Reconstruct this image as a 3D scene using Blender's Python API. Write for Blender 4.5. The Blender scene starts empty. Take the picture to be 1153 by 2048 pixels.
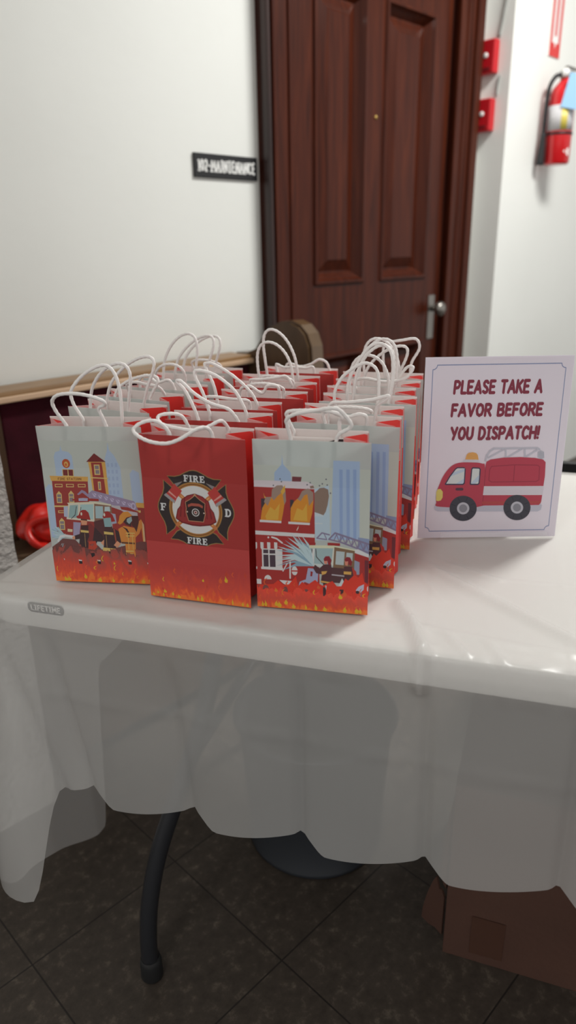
import bpy, bmesh, math, random
import numpy as np
from mathutils import Vector, Matrix, noise

SC = bpy.context.scene
COL = SC.collection
R = math.radians

# ------------------------------------------------------------------ helpers
def lin(c):
    c = c / 255.0
    return c / 12.92 if c <= 0.04045 else ((c + 0.055) / 1.055) ** 2.4
def rgb(r, g, b):
    return (lin(r), lin(g), lin(b), 1.0)

def tag(o, label=None, cat=None, group=None, kind=None):
    if label: o['label'] = label
    if cat: o['category'] = cat
    if group: o['group'] = group
    if kind: o['kind'] = kind
    return o

def empty(name, loc=(0, 0, 0), rz=0.0):
    o = bpy.data.objects.new(name, None)
    o.empty_display_size = 0.05
    COL.objects.link(o)
    o.location = loc
    o.rotation_euler = (0, 0, rz)
    return o

def obj(name, bm, mats, parent=None, smooth=False, loc=None, rz=None):
    me = bpy.data.meshes.new(name)
    bm.normal_update()
    if smooth:
        for f in bm.faces: f.smooth = True
    bm.to_mesh(me); bm.free()
    for m in (mats if isinstance(mats, (list, tuple)) else [mats]):
        me.materials.append(m)
    o = bpy.data.objects.new(name, me)
    COL.objects.link(o)
    if parent: o.parent = parent
    if loc: o.location = loc
    if rz is not None: o.rotation_euler = (0, 0, rz)
    return o

def box(bm, c, s, M=None, bevel=0.0, mat=0):
    r = bmesh.ops.create_cube(bm, size=1.0)
    vs = r['verts']
    for v in vs:
        v.co = Vector((c[0] + v.co.x * s[0], c[1] + v.co.y * s[1], c[2] + v.co.z * s[2]))
    fs = list({f for v in vs for f in v.link_faces})
    for f in fs: f.material_index = mat
    if bevel > 0:
        es = list({e for v in vs for e in v.link_edges})
        g = bmesh.ops.bevel(bm, geom=es, offset=bevel, segments=2, affect='EDGES', profile=0.5)
        vs = list({v for f in g['faces'] for v in f.verts} | {v for v in vs if v.is_valid})
        for f in g['faces']: f.material_index = mat
    if M is not None:
        for v in vs: v.co = M @ v.co
    return vs

def prism(bm, pts, d, f, mat=0):
    """closed outline pts (2D) extruded from depth 0 to d; f(u,v,depth)->Vector"""
    a = [bm.verts.new(f(p[0], p[1], 0)) for p in pts]
    b = [bm.verts.new(f(p[0], p[1], d)) for p in pts]
    fs = [bm.faces.new(a), bm.faces.new(b[::-1])]
    n = len(pts)
    for i in range(n):
        fs.append(bm.faces.new((a[i], b[i], b[(i + 1) % n], a[(i + 1) % n])))
    for q in fs: q.material_index = mat
    return fs

def catmull(pts, n=10, closed=False):
    P = [Vector(p) for p in pts]
    out = []
    m = len(P)
    rng = m if closed else m - 1
    for i in range(rng):
        p0 = P[(i - 1) % m] if (closed or i > 0) else P[0] * 2 - P[1]
        p1 = P[i]; p2 = P[(i + 1) % m]
        p3 = P[(i + 2) % m] if (closed or i + 2 < m) else P[-1] * 2 - P[-2]
        for k in range(n):
            t = k / n
            out.append(0.5 * ((2 * p1) + (p2 - p0) * t + (2 * p0 - 5 * p1 + 4 * p2 - p3) * t * t + (3 * p1 - p0 - 3 * p2 + p3) * t ** 3))
    if not closed: out.append(P[-1])
    return out

def tube(bm, path, r, seg=10, twist=0.0, lobe=0.0, mat=0, cap=True, rfun=None):
    rings = []
    n = len(path)
    up = Vector((0.13, 0.31, 0.94)).normalized()
    prev = None
    s = 0.0
    for i, p in enumerate(path):
        t = (path[min(i + 1, n - 1)] - path[max(i - 1, 0)]).normalized()
        if prev is None:
            a = t.cross(up)
            if a.length < 1e-3: a = t.cross(Vector((1, 0, 0)))
            a.normalize()
        else:
            a = prev - t * prev.dot(t)
            a.normalize()
        prev = a
        b = t.cross(a)
        if i: s += (path[i] - path[i - 1]).length
        rr = rfun(i / (n - 1)) if rfun else r
        ring = []
        for k in range(seg):
            th = 2 * math.pi * k / seg
            q = rr * (1 + lobe * math.cos(2 * (th - twist * s)))
            ring.append(bm.verts.new(p + a * (q * math.cos(th)) + b * (q * math.sin(th))))
        rings.append(ring)
    for i in range(n - 1):
        for k in range(seg):
            f = bm.faces.new((rings[i][k], rings[i][(k + 1) % seg], rings[i + 1][(k + 1) % seg], rings[i + 1][k]))
            f.material_index = mat; f.smooth = True
    if cap:
        bm.faces.new(rings[0][::-1]).material_index = mat
        bm.faces.new(rings[-1]).material_index = mat

def lathe(bm, prof, c, seg=48, mat=0, M=None, closed=False):
    rings = []
    for (r, z) in prof:
        rings.append([bm.verts.new(Vector((c[0] + r * math.cos(2 * math.pi * k / seg), c[1] + r * math.sin(2 * math.pi * k / seg), c[2] + z))) for k in range(seg)])
    for i in range(len(prof) - 1):
        for k in range(seg):
            f = bm.faces.new((rings[i][k], rings[i][(k + 1) % seg], rings[i + 1][(k + 1) % seg], rings[i + 1][k]))
            f.material_index = mat; f.smooth = True
    bm.faces.new(rings[0][::-1]).material_index = mat
    bm.faces.new(rings[-1]).material_index = mat
    if M is not None:
        for rg in rings:
            for v in rg: v.co = M @ v.co

# ------------------------------------------------------------------ materials
MATS = {}
def P(name, color, rough=0.5, spec=0.5, metal=0.0, coat=0.0, trans=0.0, sub=0.0):
    if name in MATS: return MATS[name]
    m = bpy.data.materials.new(name); m.use_nodes = True
    b = m.node_tree.nodes['Principled BSDF']
    b.inputs['Base Color'].default_value = color
    b.inputs['Roughness'].default_value = rough
    b.inputs['Specular IOR Level'].default_value = spec
    b.inputs['Metallic'].default_value = metal
    b.inputs['Coat Weight'].default_value = coat
    MATS[name] = m
    return m

def N(nt, typ, **kw):
    n = nt.nodes.new(typ)
    for k, v in kw.items():
        if k in n.inputs.keys(): n.inputs[k].default_value = v
        else: setattr(n, k, v)
    return n

def noise_mat(name, stops, scale=5.0, detail=6.0, rough=0.5, bump=0.0, bscale=60.0, stretch=(1, 1, 1), spec=0.5, coat=0.0, rot=0.0, dist=0.0, bdist=0.01):
    m = bpy.data.materials.new(name); m.use_nodes = True
    nt = m.node_tree; b = nt.nodes['Principled BSDF']
    tc = N(nt, 'ShaderNodeTexCoord'); mp = N(nt, 'ShaderNodeMapping')
    mp.inputs['Scale'].default_value = stretch
    mp.inputs['Rotation'].default_value = (0, 0, rot)
    nt.links.new(tc.outputs['Object'], mp.inputs['Vector'])
    nz = N(nt, 'ShaderNodeTexNoise'); nz.inputs['Scale'].default_value = scale; nz.inputs['Detail'].default_value = detail
    nz.inputs['Distortion'].default_value = dist
    nt.links.new(mp.outputs['Vector'], nz.inputs['Vector'])
    cr = N(nt, 'ShaderNodeValToRGB')
    el = cr.color_ramp.elements
    el[0].position, el[0].color = stops[0]
    el[1].position, el[1].color = stops[-1]
    for p, c in stops[1:-1]:
        e = el.new(p); e.color = c
    nt.links.new(nz.outputs['Fac'], cr.inputs['Fac'])
    nt.links.new(cr.outputs['Color'], b.inputs['Base Color'])
    b.inputs['Roughness'].default_value = rough
    b.inputs['Specular IOR Level'].default_value = spec
    b.inputs['Coat Weight'].default_value = coat
    if bump > 0:
        n2 = N(nt, 'ShaderNodeTexNoise'); n2.inputs['Scale'].default_value = bscale; n2.inputs['Detail'].default_value = 4
        nt.links.new(mp.outputs['Vector'], n2.inputs['Vector'])
        bp = N(nt, 'ShaderNodeBump'); bp.inputs['Strength'].default_value = bump; bp.inputs['Distance'].default_value = bdist
        nt.links.new(n2.outputs['Fac'], bp.inputs['Height'])
        nt.links.new(bp.outputs['Normal'], b.inputs['Normal'])
    MATS[name] = m
    return m

def paper_mat(name, color, rough=0.45, tl=0.12, spec=0.4):
    """printed or bare paper: mostly diffuse, a little light comes through"""
    m = bpy.data.materials.new(name); m.use_nodes = True
    nt = m.node_tree; b = nt.nodes['Principled BSDF']
    b.inputs['Base Color'].default_value = color
    b.inputs['Roughness'].default_value = rough
    b.inputs['Specular IOR Level'].default_value = spec
    out = nt.nodes['Material Output']
    t = N(nt, 'ShaderNodeBsdfTranslucent'); t.inputs['Color'].default_value = color
    mx = N(nt, 'ShaderNodeMixShader'); mx.inputs['Fac'].default_value = tl
    nt.links.new(b.outputs[0], mx.inputs[1]); nt.links.new(t.outputs[0], mx.inputs[2])
    nt.links.new(mx.outputs[0], out.inputs['Surface'])
    MATS[name] = m
    return m

wall_m = noise_mat('wall_paint', [(0.3, rgb(231, 232, 227)), (0.7, rgb(237, 238, 233))], 1.6, 4, 0.55, 0.12, 35, bdist=0.004)
ceil_m = P('ceiling_paint', rgb(236, 236, 232), 0.8)
plaster_m = noise_mat('rough_plaster', [(0.3, rgb(178, 174, 169)), (0.7, rgb(200, 195, 190))], 9, 8, 0.8, 0.8, 70, bdist=0.012)
wood_m = noise_mat('dark_mahogany', [(0.25, rgb(50, 20, 11)), (0.5, rgb(68, 28, 15)), (0.78, rgb(84, 37, 19))], 3.0, 8, 0.32, 0.12, 12, stretch=(14, 14, 0.8), dist=1.2, spec=0.18, coat=0.03, bdist=0.003)
jamb_shade_m = noise_mat('dark_jamb_edge_shade', [(0.3, rgb(36, 22, 20)), (0.7, rgb(56, 33, 28))], 3.0, 6, 0.35, stretch=(10, 10, 0.8))
oak_m = noise_mat('oak_rail', [(0.25, rgb(118, 86, 52)), (0.75, rgb(146, 110, 68))], 4.0, 6, 0.35, stretch=(2, 12, 12), rot=R(-45))
pew_m = noise_mat('brown_pew_wood', [(0.25, rgb(70, 52, 38)), (0.75, rgb(88, 66, 48))], 5.0, 6, 0.38, stretch=(5, 5, 1.2), spec=0.3)
pewtrim_m = noise_mat('pew_edge_wood', [(0.25, rgb(84, 63, 40)), (0.75, rgb(100, 76, 50))], 5.0, 6, 0.3, stretch=(5, 5, 1.2), coat=0.4)
seat_m = noise_mat('worn_brown_seat', [(0.25, rgb(84, 68, 52)), (0.75, rgb(112, 92, 70))], 7.0, 6, 0.5, stretch=(3, 10, 3), rot=R(-45))
maroon_m = noise_mat('maroon_plush', [(0.3, rgb(50, 11, 21)), (0.7, rgb(68, 17, 30))], 12, 8, 0.9, 0.3, 150, spec=0.2, bdist=0.003)
def tile_mat():
    m = bpy.data.materials.new('vinyl_floor_tiles'); m.use_nodes = True
    nt = m.node_tree; b = nt.nodes['Principled BSDF']; L = nt.links.new
    tc = N(nt, 'ShaderNodeTexCoord')
    mp = N(nt, 'ShaderNodeMapping'); mp.inputs['Rotation'].default_value = (0, 0, R(-45))
    L(tc.outputs['Object'], mp.inputs['Vector'])
    sx = N(nt, 'ShaderNodeSeparateXYZ'); L(mp.outputs['Vector'], sx.inputs[0])
    line = None
    cells = []
    for ax, off in (('X', 0.305), ('Y', 0.340)):
        a = N(nt, 'ShaderNodeMath', operation='SUBTRACT'); L(sx.outputs[ax], a.inputs[0]); a.inputs[1].default_value = off
        d = N(nt, 'ShaderNodeMath', operation='DIVIDE'); L(a.outputs[0], d.inputs[0]); d.inputs[1].default_value = 0.3115
        fl = N(nt, 'ShaderNodeMath', operation='FLOOR'); L(d.outputs[0], fl.inputs[0]); cells.append(fl)
        f = N(nt, 'ShaderNodeMath', operation='FRACT'); L(d.outputs[0], f.inputs[0])
        s = N(nt, 'ShaderNodeMath', operation='SUBTRACT'); L(f.outputs[0], s.inputs[0]); s.inputs[1].default_value = 0.5
        ab = N(nt, 'ShaderNodeMath', operation='ABSOLUTE'); L(s.outputs[0], ab.inputs[0])
        g = N(nt, 'ShaderNodeMath', operation='GREATER_THAN'); L(ab.outputs[0], g.inputs[0]); g.inputs[1].default_value = 0.4955
        if line is None: line = g
        else:
            mxx = N(nt, 'ShaderNodeMath', operation='MAXIMUM'); L(line.outputs[0], mxx.inputs[0]); L(g.outputs[0], mxx.inputs[1]); line = mxx
    cb = N(nt, 'ShaderNodeCombineXYZ'); L(cells[0].outputs[0], cb.inputs[0]); L(cells[1].outputs[0], cb.inputs[1])
    wn = N(nt, 'ShaderNodeTexWhiteNoise'); wn.noise_dimensions = '3D'; L(cb.outputs[0], wn.inputs['Vector'])
    n1 = N(nt, 'ShaderNodeTexNoise'); n1.inputs['Scale'].default_value = 42; n1.inputs['Detail'].default_value = 8; n1.inputs['Roughness'].default_value = 0.7
    L(mp.outputs['Vector'], n1.inputs['Vector'])
    cr = N(nt, 'ShaderNodeValToRGB'); e = cr.color_ramp.elements
    e[0].position = 0.34; e[0].color = rgb(58, 51, 45); e[1].position = 0.74; e[1].color = rgb(108, 98, 86)
    q = e.new(0.55); q.color = rgb(70, 62, 55)
    L(n1.outputs['Fac'], cr.inputs['Fac'])
    hs = N(nt, 'ShaderNodeHueSaturation'); L(cr.outputs['Color'], hs.inputs['Color'])
    vm = N(nt, 'ShaderNodeMath', operation='MULTIPLY_ADD'); L(wn.outputs['Value'], vm.inputs[0]); vm.inputs[1].default_value = 0.14; vm.inputs[2].default_value = 0.93
    L(vm.outputs[0], hs.inputs['Value'])
    mx = N(nt, 'ShaderNodeMix'); mx.data_type = 'RGBA'
    L(line.outputs[0], mx.inputs['Factor']); L(hs.outputs['Color'], mx.inputs['A']); mx.inputs['B'].default_value = rgb(36, 32, 29)
    L(mx.outputs['Result'], b.inputs['Base Color'])
    b.inputs['Roughness'].default_value = 0.5
    b.inputs['Specular IOR Level'].default_value = 0.35
    return m
floor_m = tile_mat()
def cloth_mat():
    m = bpy.data.materials.new('thin_white_plastic_cloth'); m.use_nodes = True
    nt = m.node_tree; b = nt.nodes['Principled BSDF']; L = nt.links.new
    b.inputs['Base Color'].default_value = rgb(239, 238, 235)
    b.inputs['Roughness'].default_value = 0.27
    b.inputs['Specular IOR Level'].default_value = 0.55
    t = N(nt, 'ShaderNodeBsdfTranslucent'); t.inputs['Color'].default_value = rgb(238, 232, 230)
    tr = N(nt, 'ShaderNodeBsdfTransparent')
    m1 = N(nt, 'ShaderNodeMixShader'); m1.inputs['Fac'].default_value = 0.25
    m2 = N(nt, 'ShaderNodeMixShader'); m2.inputs['Fac'].default_value = 0.56
    L(b.outputs[0], m1.inputs[1]); L(t.outputs[0], m1.inputs[2])
    L(m1.outputs[0], m2.inputs[1]); L(tr.outputs[0], m2.inputs[2])
    L(m2.outputs[0], nt.nodes['Material Output'].inputs['Surface'])
    return m
cloth_m = cloth_mat()
white_plastic = P('white_table_plastic', rgb(226, 224, 220), 0.45)
logo_m = P('grey_badge', rgb(58, 57, 56), 0.5)
logo_t = P('pale_badge_letters', rgb(235, 233, 229), 0.5)
steel_m = P('dark_grey_powder_coat', rgb(44, 45, 49), 0.35, 0.5, 0.2)
rubber_m = P('black_rubber', rgb(24, 24, 25), 0.7)
cotton_m = P('white_twisted_paper', rgb(240, 235, 232), 0.6)
red_p = P('fire_red_plastic', rgb(190, 24, 34), 0.35)
red_cyl = P('extinguisher_red', rgb(205, 22, 30), 0.28, coat=0.4)
white_p = P('white_plastic', rgb(235, 235, 232), 0.4)
black_p = P('black_plastic', rgb(20, 20, 23), 0.45)
grey_cable = P('grey_conduit', rgb(150, 150, 146), 0.5)
metal_m = P('aged_metal', rgb(150, 146, 140), 0.3, 0.5, 0.9)
bin_m = P('slate_grey_bin_plastic', rgb(46, 49, 54), 0.45)
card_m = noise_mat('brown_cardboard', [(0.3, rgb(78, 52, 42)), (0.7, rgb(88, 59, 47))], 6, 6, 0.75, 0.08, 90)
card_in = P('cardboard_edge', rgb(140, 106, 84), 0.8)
redcloth = P('shiny_red_fabric', rgb(222, 38, 28), 0.32, coat=0.3)
acryl = None
# ------------------------------------------------------------------ frames of reference
# the room's walls run at 45 degrees; the table is turned by -17 degrees
S_ = Vector((math.sqrt(.5), math.sqrt(.5), 0)); W_ = Vector((math.sqrt(.5), -math.sqrt(.5), 0))
def SW(s, w, z=0.0): return S_ * s + W_ * (w - 1.7678) + Vector((0, 0, z))
RW = R(45)
TA = R(-17)
E1 = Vector((math.cos(TA), math.sin(TA), 0)); E2 = Vector((-math.sin(TA), math.cos(TA), 0))
def TE(a, b, z=0.0): return E1 * a + E2 * b + Vector((0, 0, z))
TZ = 0.7435

def sbox(bm, s0, s1, w0, w1, z0, z1, bevel=0.0, mat=0, org=(0, 0, 0)):
    """box in wall coordinates, relative to a root at SW(org) turned by 45 degrees"""
    c = ((s0 + s1) / 2 - org[0], -((w0 + w1) / 2 - org[1]), (z0 + z1) / 2 - org[2])
    return box(bm, c, (abs(s1 - s0), abs(w1 - w0), abs(z1 - z0)), bevel=bevel, mat=mat)
def wobj(name, bm, mats, org, parent=None, smooth=False):
    o = obj(name, bm, mats, parent, smooth)
    if parent is None:
        o.location = SW(*org); o.rotation_euler = (0, 0, RW)
    return o
def wempty(name, org): return empty(name, SW(*org), RW)

# ------------------------------------------------------------------ the room
bm = bmesh.new(); box(bm, (0.6, 1.6, -0.03), (7.4, 7.4, 0.06))
tag(obj('floor', bm, floor_m), kind='structure')
bm = bmesh.new(); box(bm, (0.6, 1.6, 2.93), (7.4, 7.4, 0.06))
tag(obj('ceiling', bm, ceil_m), kind='structure')
O0 = (0, 0, 0)
bm = bmesh.new()
sbox(bm, -2.2, 1.70, -0.14, 0, 0, 2.9); sbox(bm, 1.70, 2.76, -0.14, 0, 2.25, 2.9); sbox(bm, 2.76, 2.93, -0.14, 0, 0, 2.9)
tag(wobj('wall_left', bm, wall_m, O0), kind='structure')
bm = bmesh.new(); sbox(bm, 2.91, 3.05, 0, 0.136, 0, 2.9)
tag(wobj('wall_jog', bm, wall_m, O0), kind='structure')
bm = bmesh.new(); sbox(bm, 2.911, 5.6, -0.05, 0.137, 0, 2.9)
tag(wobj('wall_right', bm, wall_m, O0), kind='structure')
# near plaster wall end at the left edge of the picture
bm = bmesh.new()
pts = []
rnd = random.Random(3)
zs = [2.9 * i / 120 for i in range(121)]
vs_f, vs_c, vs_b, vs_l = [], [], [], []
for z in zs:
    j = 0.0022 * (noise.noise(Vector((z * 21, 0, 1))) + 0.8 * noise.noise(Vector((z * 63, 5, 1))))
    vs_c.append(bm.verts.new((0.534 + j, -0.467, z)))
    vs_f.append(bm.verts.new((0.526 + j, -0.4675, z)))
    vs_l.append(bm.verts.new((0.25, -0.467, z)))
    vs_b.append(bm.verts.new((0.537 + j, -0.36, z)))
for i in range(120):
    bm.faces.new((vs_l[i], vs_f[i], vs_f[i + 1], vs_l[i + 1])); bm.faces.new((vs_f[i], vs_c[i], vs_c[i + 1], vs_f[i + 1])); bm.faces.new((vs_c[i], vs_b[i], vs_b[i + 1], vs_c[i + 1]))
bl = [bm.verts.new((0.25, -0.36, 0)), bm.verts.new((0.25, -0.36, 2.9))]
bm.faces.new([bl[0], bl[1]] + vs_b[::-1]); bm.faces.new([bl[1], bl[0]] + vs_l)
tag(wobj('wall_end', bm, plaster_m, O0), kind='structure')

# door casing (trim) and door
def casing(name, sa, sb, inner_left):
    bm = bmesh.new()
    sbox(bm, sa, sb, 0, 0.028, 0, 2.36, 0.003)
    if inner_left:   # right hand side: profile steps away from the opening
        sbox(bm, sa, sa + 0.018, 0, 0.036, 0, 2.36, 0.004)
        sbox(bm, sa + 0.055, sa + 0.075, 0, 0.034, 0, 2.36, 0.004)
        sbox(bm, sb - 0.05, sb, 0, 0.05, 0, 2.36, 0.007)
        sbox(bm, sb - 0.075, sb - 0.05, 0, 0.038, 0, 2.36, 0.006)
    else:
        sbox(bm, sb - 0.018, sb, 0, 0.034, 0, 2.36, 0.004)
        sbox(bm, sa, sa + 0.017, 0, 0.05, 0, 2.36, 0.007, mat=1)  # near-black strip: shade of the casing's unlit side put into the colour
        sbox(bm, sa + 0.035, sa + 0.05, 0, 0.038, 0, 2.36, 0.005)
    o = wobj(name, bm, [wood_m, jamb_shade_m], O0); tag(o, kind='structure'); return o
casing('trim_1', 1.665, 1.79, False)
casing('trim_2', 2.70, 2.85, True)
bm = bmesh.new(); sbox(bm, 1.665, 2.85, 0, 0.04, 2.25, 2.42, 0.006)
tag(wobj('trim_3', bm, wood_m, O0), kind='structure')
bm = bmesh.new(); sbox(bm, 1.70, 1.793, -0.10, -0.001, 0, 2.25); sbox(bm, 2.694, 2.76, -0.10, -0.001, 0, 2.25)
tag(wobj('trim_4', bm, jamb_shade_m, O0), kind='structure')

bm = bmesh.new()
D0, D1, DT = 1.797, 2.690, 0.004
panels = [(1.915, 2.175, 1.055, 1.96), (2.283, 2.575, 1.055, 1.96), (1.915, 2.175, 0.22, 0.80), (2.283, 2.575, 0.22, 0.80)]
sbox(bm, D0, 1.915, -0.04, DT, 0.01, 2.245, 0.002); sbox(bm, 2.175, 2.283, -0.04, DT, 0.01, 2.245, 0.002); sbox(bm, 2.575, D1, -0.04, DT, 0.01, 2.245, 0.002)
for (a, b) in ((1.915, 2.175), (2.283, 2.575)):
    for (z0, z1) in ((0.01, 0.22), (0.80, 1.055), (1.96, 2.245)):
        sbox(bm, a - 0.002, b + 0.002, -0.038, DT - 0.0003, z0, z1, 0.001)
for (a, b, z0, z1) in panels:
    sbox(bm, a, b, -0.035, -0.022, z0, z1)
    # bolection moulding and raised field
    def ring(q):
        (ds, w) = q
        return [(a + ds, w, z0 + ds), (b - ds, w, z0 + ds), (b - ds, w, z1 - ds), (a + ds, w, z1 - ds)]
    prof = [(-0.006, DT), (-0.002, DT + 0.008), (0.008, DT + 0.009), (0.016, DT - 0.004), (0.026, -0.012), (0.034, -0.022), (0.040, -0.0215), (0.075, -0.008), (0.078, -0.006)]
    rr = [[bm.verts.new((s, -w, z)) for (s, w, z) in ring(q)] for q in prof]
    for i in range(len(rr) - 1):
        for k in range(4):
            bm.faces.new((rr[i][k], rr[i][(k + 1) % 4], rr[i + 1][(k + 1) % 4], rr[i + 1][k]))
    bm.faces.new(rr[-1])
door = tag(wobj('door_1', bm, wood_m, O0), kind='structure')
bm = bmesh.new(); sbox(bm, 2.615, 2.660, DT, DT + 0.005, 0.80, 0.98, 0.002)
obj('escutcheon_plate', bm, metal_m, door)
bm = bmesh.new()
M = Matrix.Translation((2.638, -DT, 0.925)) @ Matrix.Rotation(R(90), 4, 'X')
lathe(bm, [(0.012, 0), (0.011, 0.022), (0.018, 0.03), (0.028, 0.04), (0.03, 0.05), (0.026, 0.06), (0.012, 0.066), (0.001, 0.067)], (0, 0, 0), 24, M=M)
obj('door_knob', bm, metal_m, door)
bm = bmesh.new()
M = Matrix.Translation((2.236, -DT, 1.601)) @ Matrix.Rotation(R(90), 4, 'X')
lathe(bm, [(0.006, -0.002), (0.007, 0.002), (0.004, 0.004), (0.0005, 0.0045)], (0, 0, 0), 16, M=M)
obj('peephole', bm, P('brass', rgb(190, 160, 90), 0.3, metal=0.8), door)

# ------------------------------------------------------------------ stroke lettering
GL = {
 'A': (0.78, [[(0, 0), (.39, 1), (.78, 0)], [(.14, .33), (.64, .33)]]),
 'B': (0.66, [[(0, 0), (0, 1), (.38, 1), (.56, .9), (.58, .74), (.48, .58), (.32, .53), (0, .53)], [(.32, .53), (.54, .46), (.64, .28), (.56, .08), (.36, 0), (0, 0)]]),
 'C': (0.66, [[(.64, .84), (.5, .98), (.3, 1), (.1, .84), (0, .52), (.06, .2), (.24, .02), (.46, 0), (.64, .14)]]),
 'D': (0.70, [[(0, 0), (0, 1), (.28, 1), (.56, .84), (.68, .52), (.58, .2), (.34, 0), (0, 0)]]),
 'E': (0.56, [[(.54, 1), (0, 1), (0, 0), (.56, 0)], [(0, .52), (.46, .52)]]),
 'F': (0.54, [[(.54, 1), (0, 1), (0, 0)], [(0, .52), (.44, .52)]]),
 'H': (0.66, [[(0, 0), (0, 1)], [(.66, 0), (.66, 1)], [(0, .5), (.66, .5)]]),
 'I': (0.36, [[(.18, 0), (.18, 1)], [(0, 1), (.36, 1)], [(0, 0), (.36, 0)]]),
 'K': (0.62, [[(0, 0), (0, 1)], [(.58, 1), (0, .44)], [(.2, .58), (.62, 0)]]),
 'L': (0.50, [[(0, 1), (0, 0), (.5, 0)]]),
 'M': (0.84, [[(0, 0), (.06, 1), (.42, .3), (.78, 1), (.84, 0)]]),
 'N': (0.68, [[(0, 0), (0, 1), (.68, 0), (.68, 1)]]),
 'O': (0.74, [[(.37, 1), (.14, .9), (0, .52), (.1, .14), (.36, 0), (.62, .12), (.74, .5), (.62, .88), (.37, 1)]]),
 'P': (0.62, [[(0, 0), (0, 1), (.38, 1), (.58, .88), (.6, .68), (.44, .48), (0, .42)]]),
 'R': (0.64, [[(0, 0), (0, 1), (.38, 1), (.58, .88), (.58, .68), (.42, .5), (0, .46)], [(.28, .48), (.64, 0)]]),
 'S': (0.58, [[(.54, .86), (.4, .99), (.18, .98), (.04, .82), (.1, .62), (.42, .44), (.56, .26), (.48, .07), (.26, 0), (.02, .12)]]),
 'T': (0.62, [[(0, 1), (.62, 1)], [(.31, 1), (.31, 0)]]),
 'U': (0.66, [[(0, 1), (0, .3), (.12, .06), (.34, 0), (.54, .08), (.66, .3), (.66, 1)]]),
 'V': (0.72, [[(0, 1), (.36, 0), (.72, 1)]]),
 'Y': (0.68, [[(0, 1), (.34, .48)], [(.68, 1), (.3, 0)]]),
 '!': (0.06, [[(.05, 1), (.03, .34)], [(.02, .02), (.021, .021)]]),
 '-': (0.34, [[(0, .48), (.34, .48)]]),
 '1': (0.3, [[(0, .8), (.18, 1), (.18, 0)], [(0, 0), (.34, 0)]]),
 '0': (0.56, [[(.28, 1), (.06, .84), (0, .5), (.06, .16), (.28, 0), (.5, .16), (.56, .5), (.5, .84), (.28, 1)]]),
 '2': (0.52, [[(.02, .78), (.14, .97), (.36, .98), (.5, .78), (.42, .54), (0, 0), (.52, 0)]]),
 ' ': (0.28, []),
}
def stroke_polys(line, w, n=8, round_ends=True):
    out = []
    for (p, q) in zip(line[:-1], line[1:]):
        dx, dy = q[0] - p[0], q[1] - p[1]; L = math.hypot(dx, dy)
        if L > 1e-9:
            nx, ny = -dy / L * w / 2, dx / L * w / 2
            out.append([(p[0] + nx, p[1] + ny), (p[0] - nx, p[1] - ny), (q[0] - nx, q[1] - ny), (q[0] + nx, q[1] + ny)])
    if round_ends:
        for p in line: out.append([(p[0] + w / 2 * math.cos(2 * math.pi * k / n), p[1] + w / 2 * math.sin(2 * math.pi * k / n)) for k in range(n)])
    return out
def text_polys(txt, x0, y0, x1, h, w, slant=0.0, gap=None, serif=0.0, round_ends=True):
    """text between x0 and x1 on baseline y0, cap height h, pen width w"""
    gap = gap if gap is not None else 0.34
    tot = sum(GL[c][0] for c in txt) + gap * (len(txt) - 1)
    sx = (x1 - x0 - w) / tot
    out = []; x = x0 + w / 2
    for c in txt:
        wd, ls = GL[c]
        for l in ls:
            pts = [(x + p[0] * sx + slant * p[1] * h, y0 + w / 2 + p[1] * (h - w)) for p in l]
            out += stroke_polys(pts, w, round_ends=round_ends)
            if serif:
                for p, q in ((l[0], l[1]), (l[-1], l[-2])):
                    if p[1] in (0, 1) and abs(p[0] - q[0]) < abs(p[1] - q[1]):
                        px = x + p[0] * sx + slant * p[1] * h; py = y0 + w / 2 + p[1] * (h - w)
                        out.append([(px - serif, py - w / 2), (px + serif, py - w / 2), (px + serif, py + w * .2), (px - serif, py + w * .2)])
        x += (wd + gap) * sx
    return out
def ccw(p):
    a = sum(p[i][0] * p[(i + 1) % len(p)][1] - p[(i + 1) % len(p)][0] * p[i][1] for i in range(len(p)))
    return p if a > 0 else p[::-1]
def flat(bm, polys, f, layer, mat=0):
    for p in polys:
        try:
            fc = bm.faces.new([bm.verts.new(f(q[0], q[1], layer)) for q in ccw(p)]); fc.material_index = mat
        except ValueError: pass
def disc(cx, cy, rx, ry=None, n=28, a0=0, a1=360):
    ry = rx if ry is None else ry
    full = abs(a1 - a0) >= 360
    m = n if full else n + 1
    return [(cx + rx * math.cos(R(a0 + (a1 - a0) * k / n)), cy + ry * math.sin(R(a0 + (a1 - a0) * k / n))) for k in range(m)]

# ------------------------------------------------------------------ things on the walls
# room number plate
org = (1.53, 0.0, 1.403)
root = wempty('room_sign', org)
tag(root, 'black room plate with white letters reading 102-MAINTENANCE beside the door', 'sign')
bm = bmesh.new(); box(bm, (0, -0.004, 0), (0.245, 0.008, 0.064), bevel=0.0015)
obj('plate', bm, black_p, root)
bm = bmesh.new()
flat(bm, text_polys('102-MAINTENANCE', -0.112, -0.0165, 0.114, 0.034, 0.0062, gap=0.30, serif=0.0055, round_ends=False), lambda u, v, l: Vector((u, -0.0085, v)), 0)
obj('lettering', bm, white_p, root)

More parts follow.
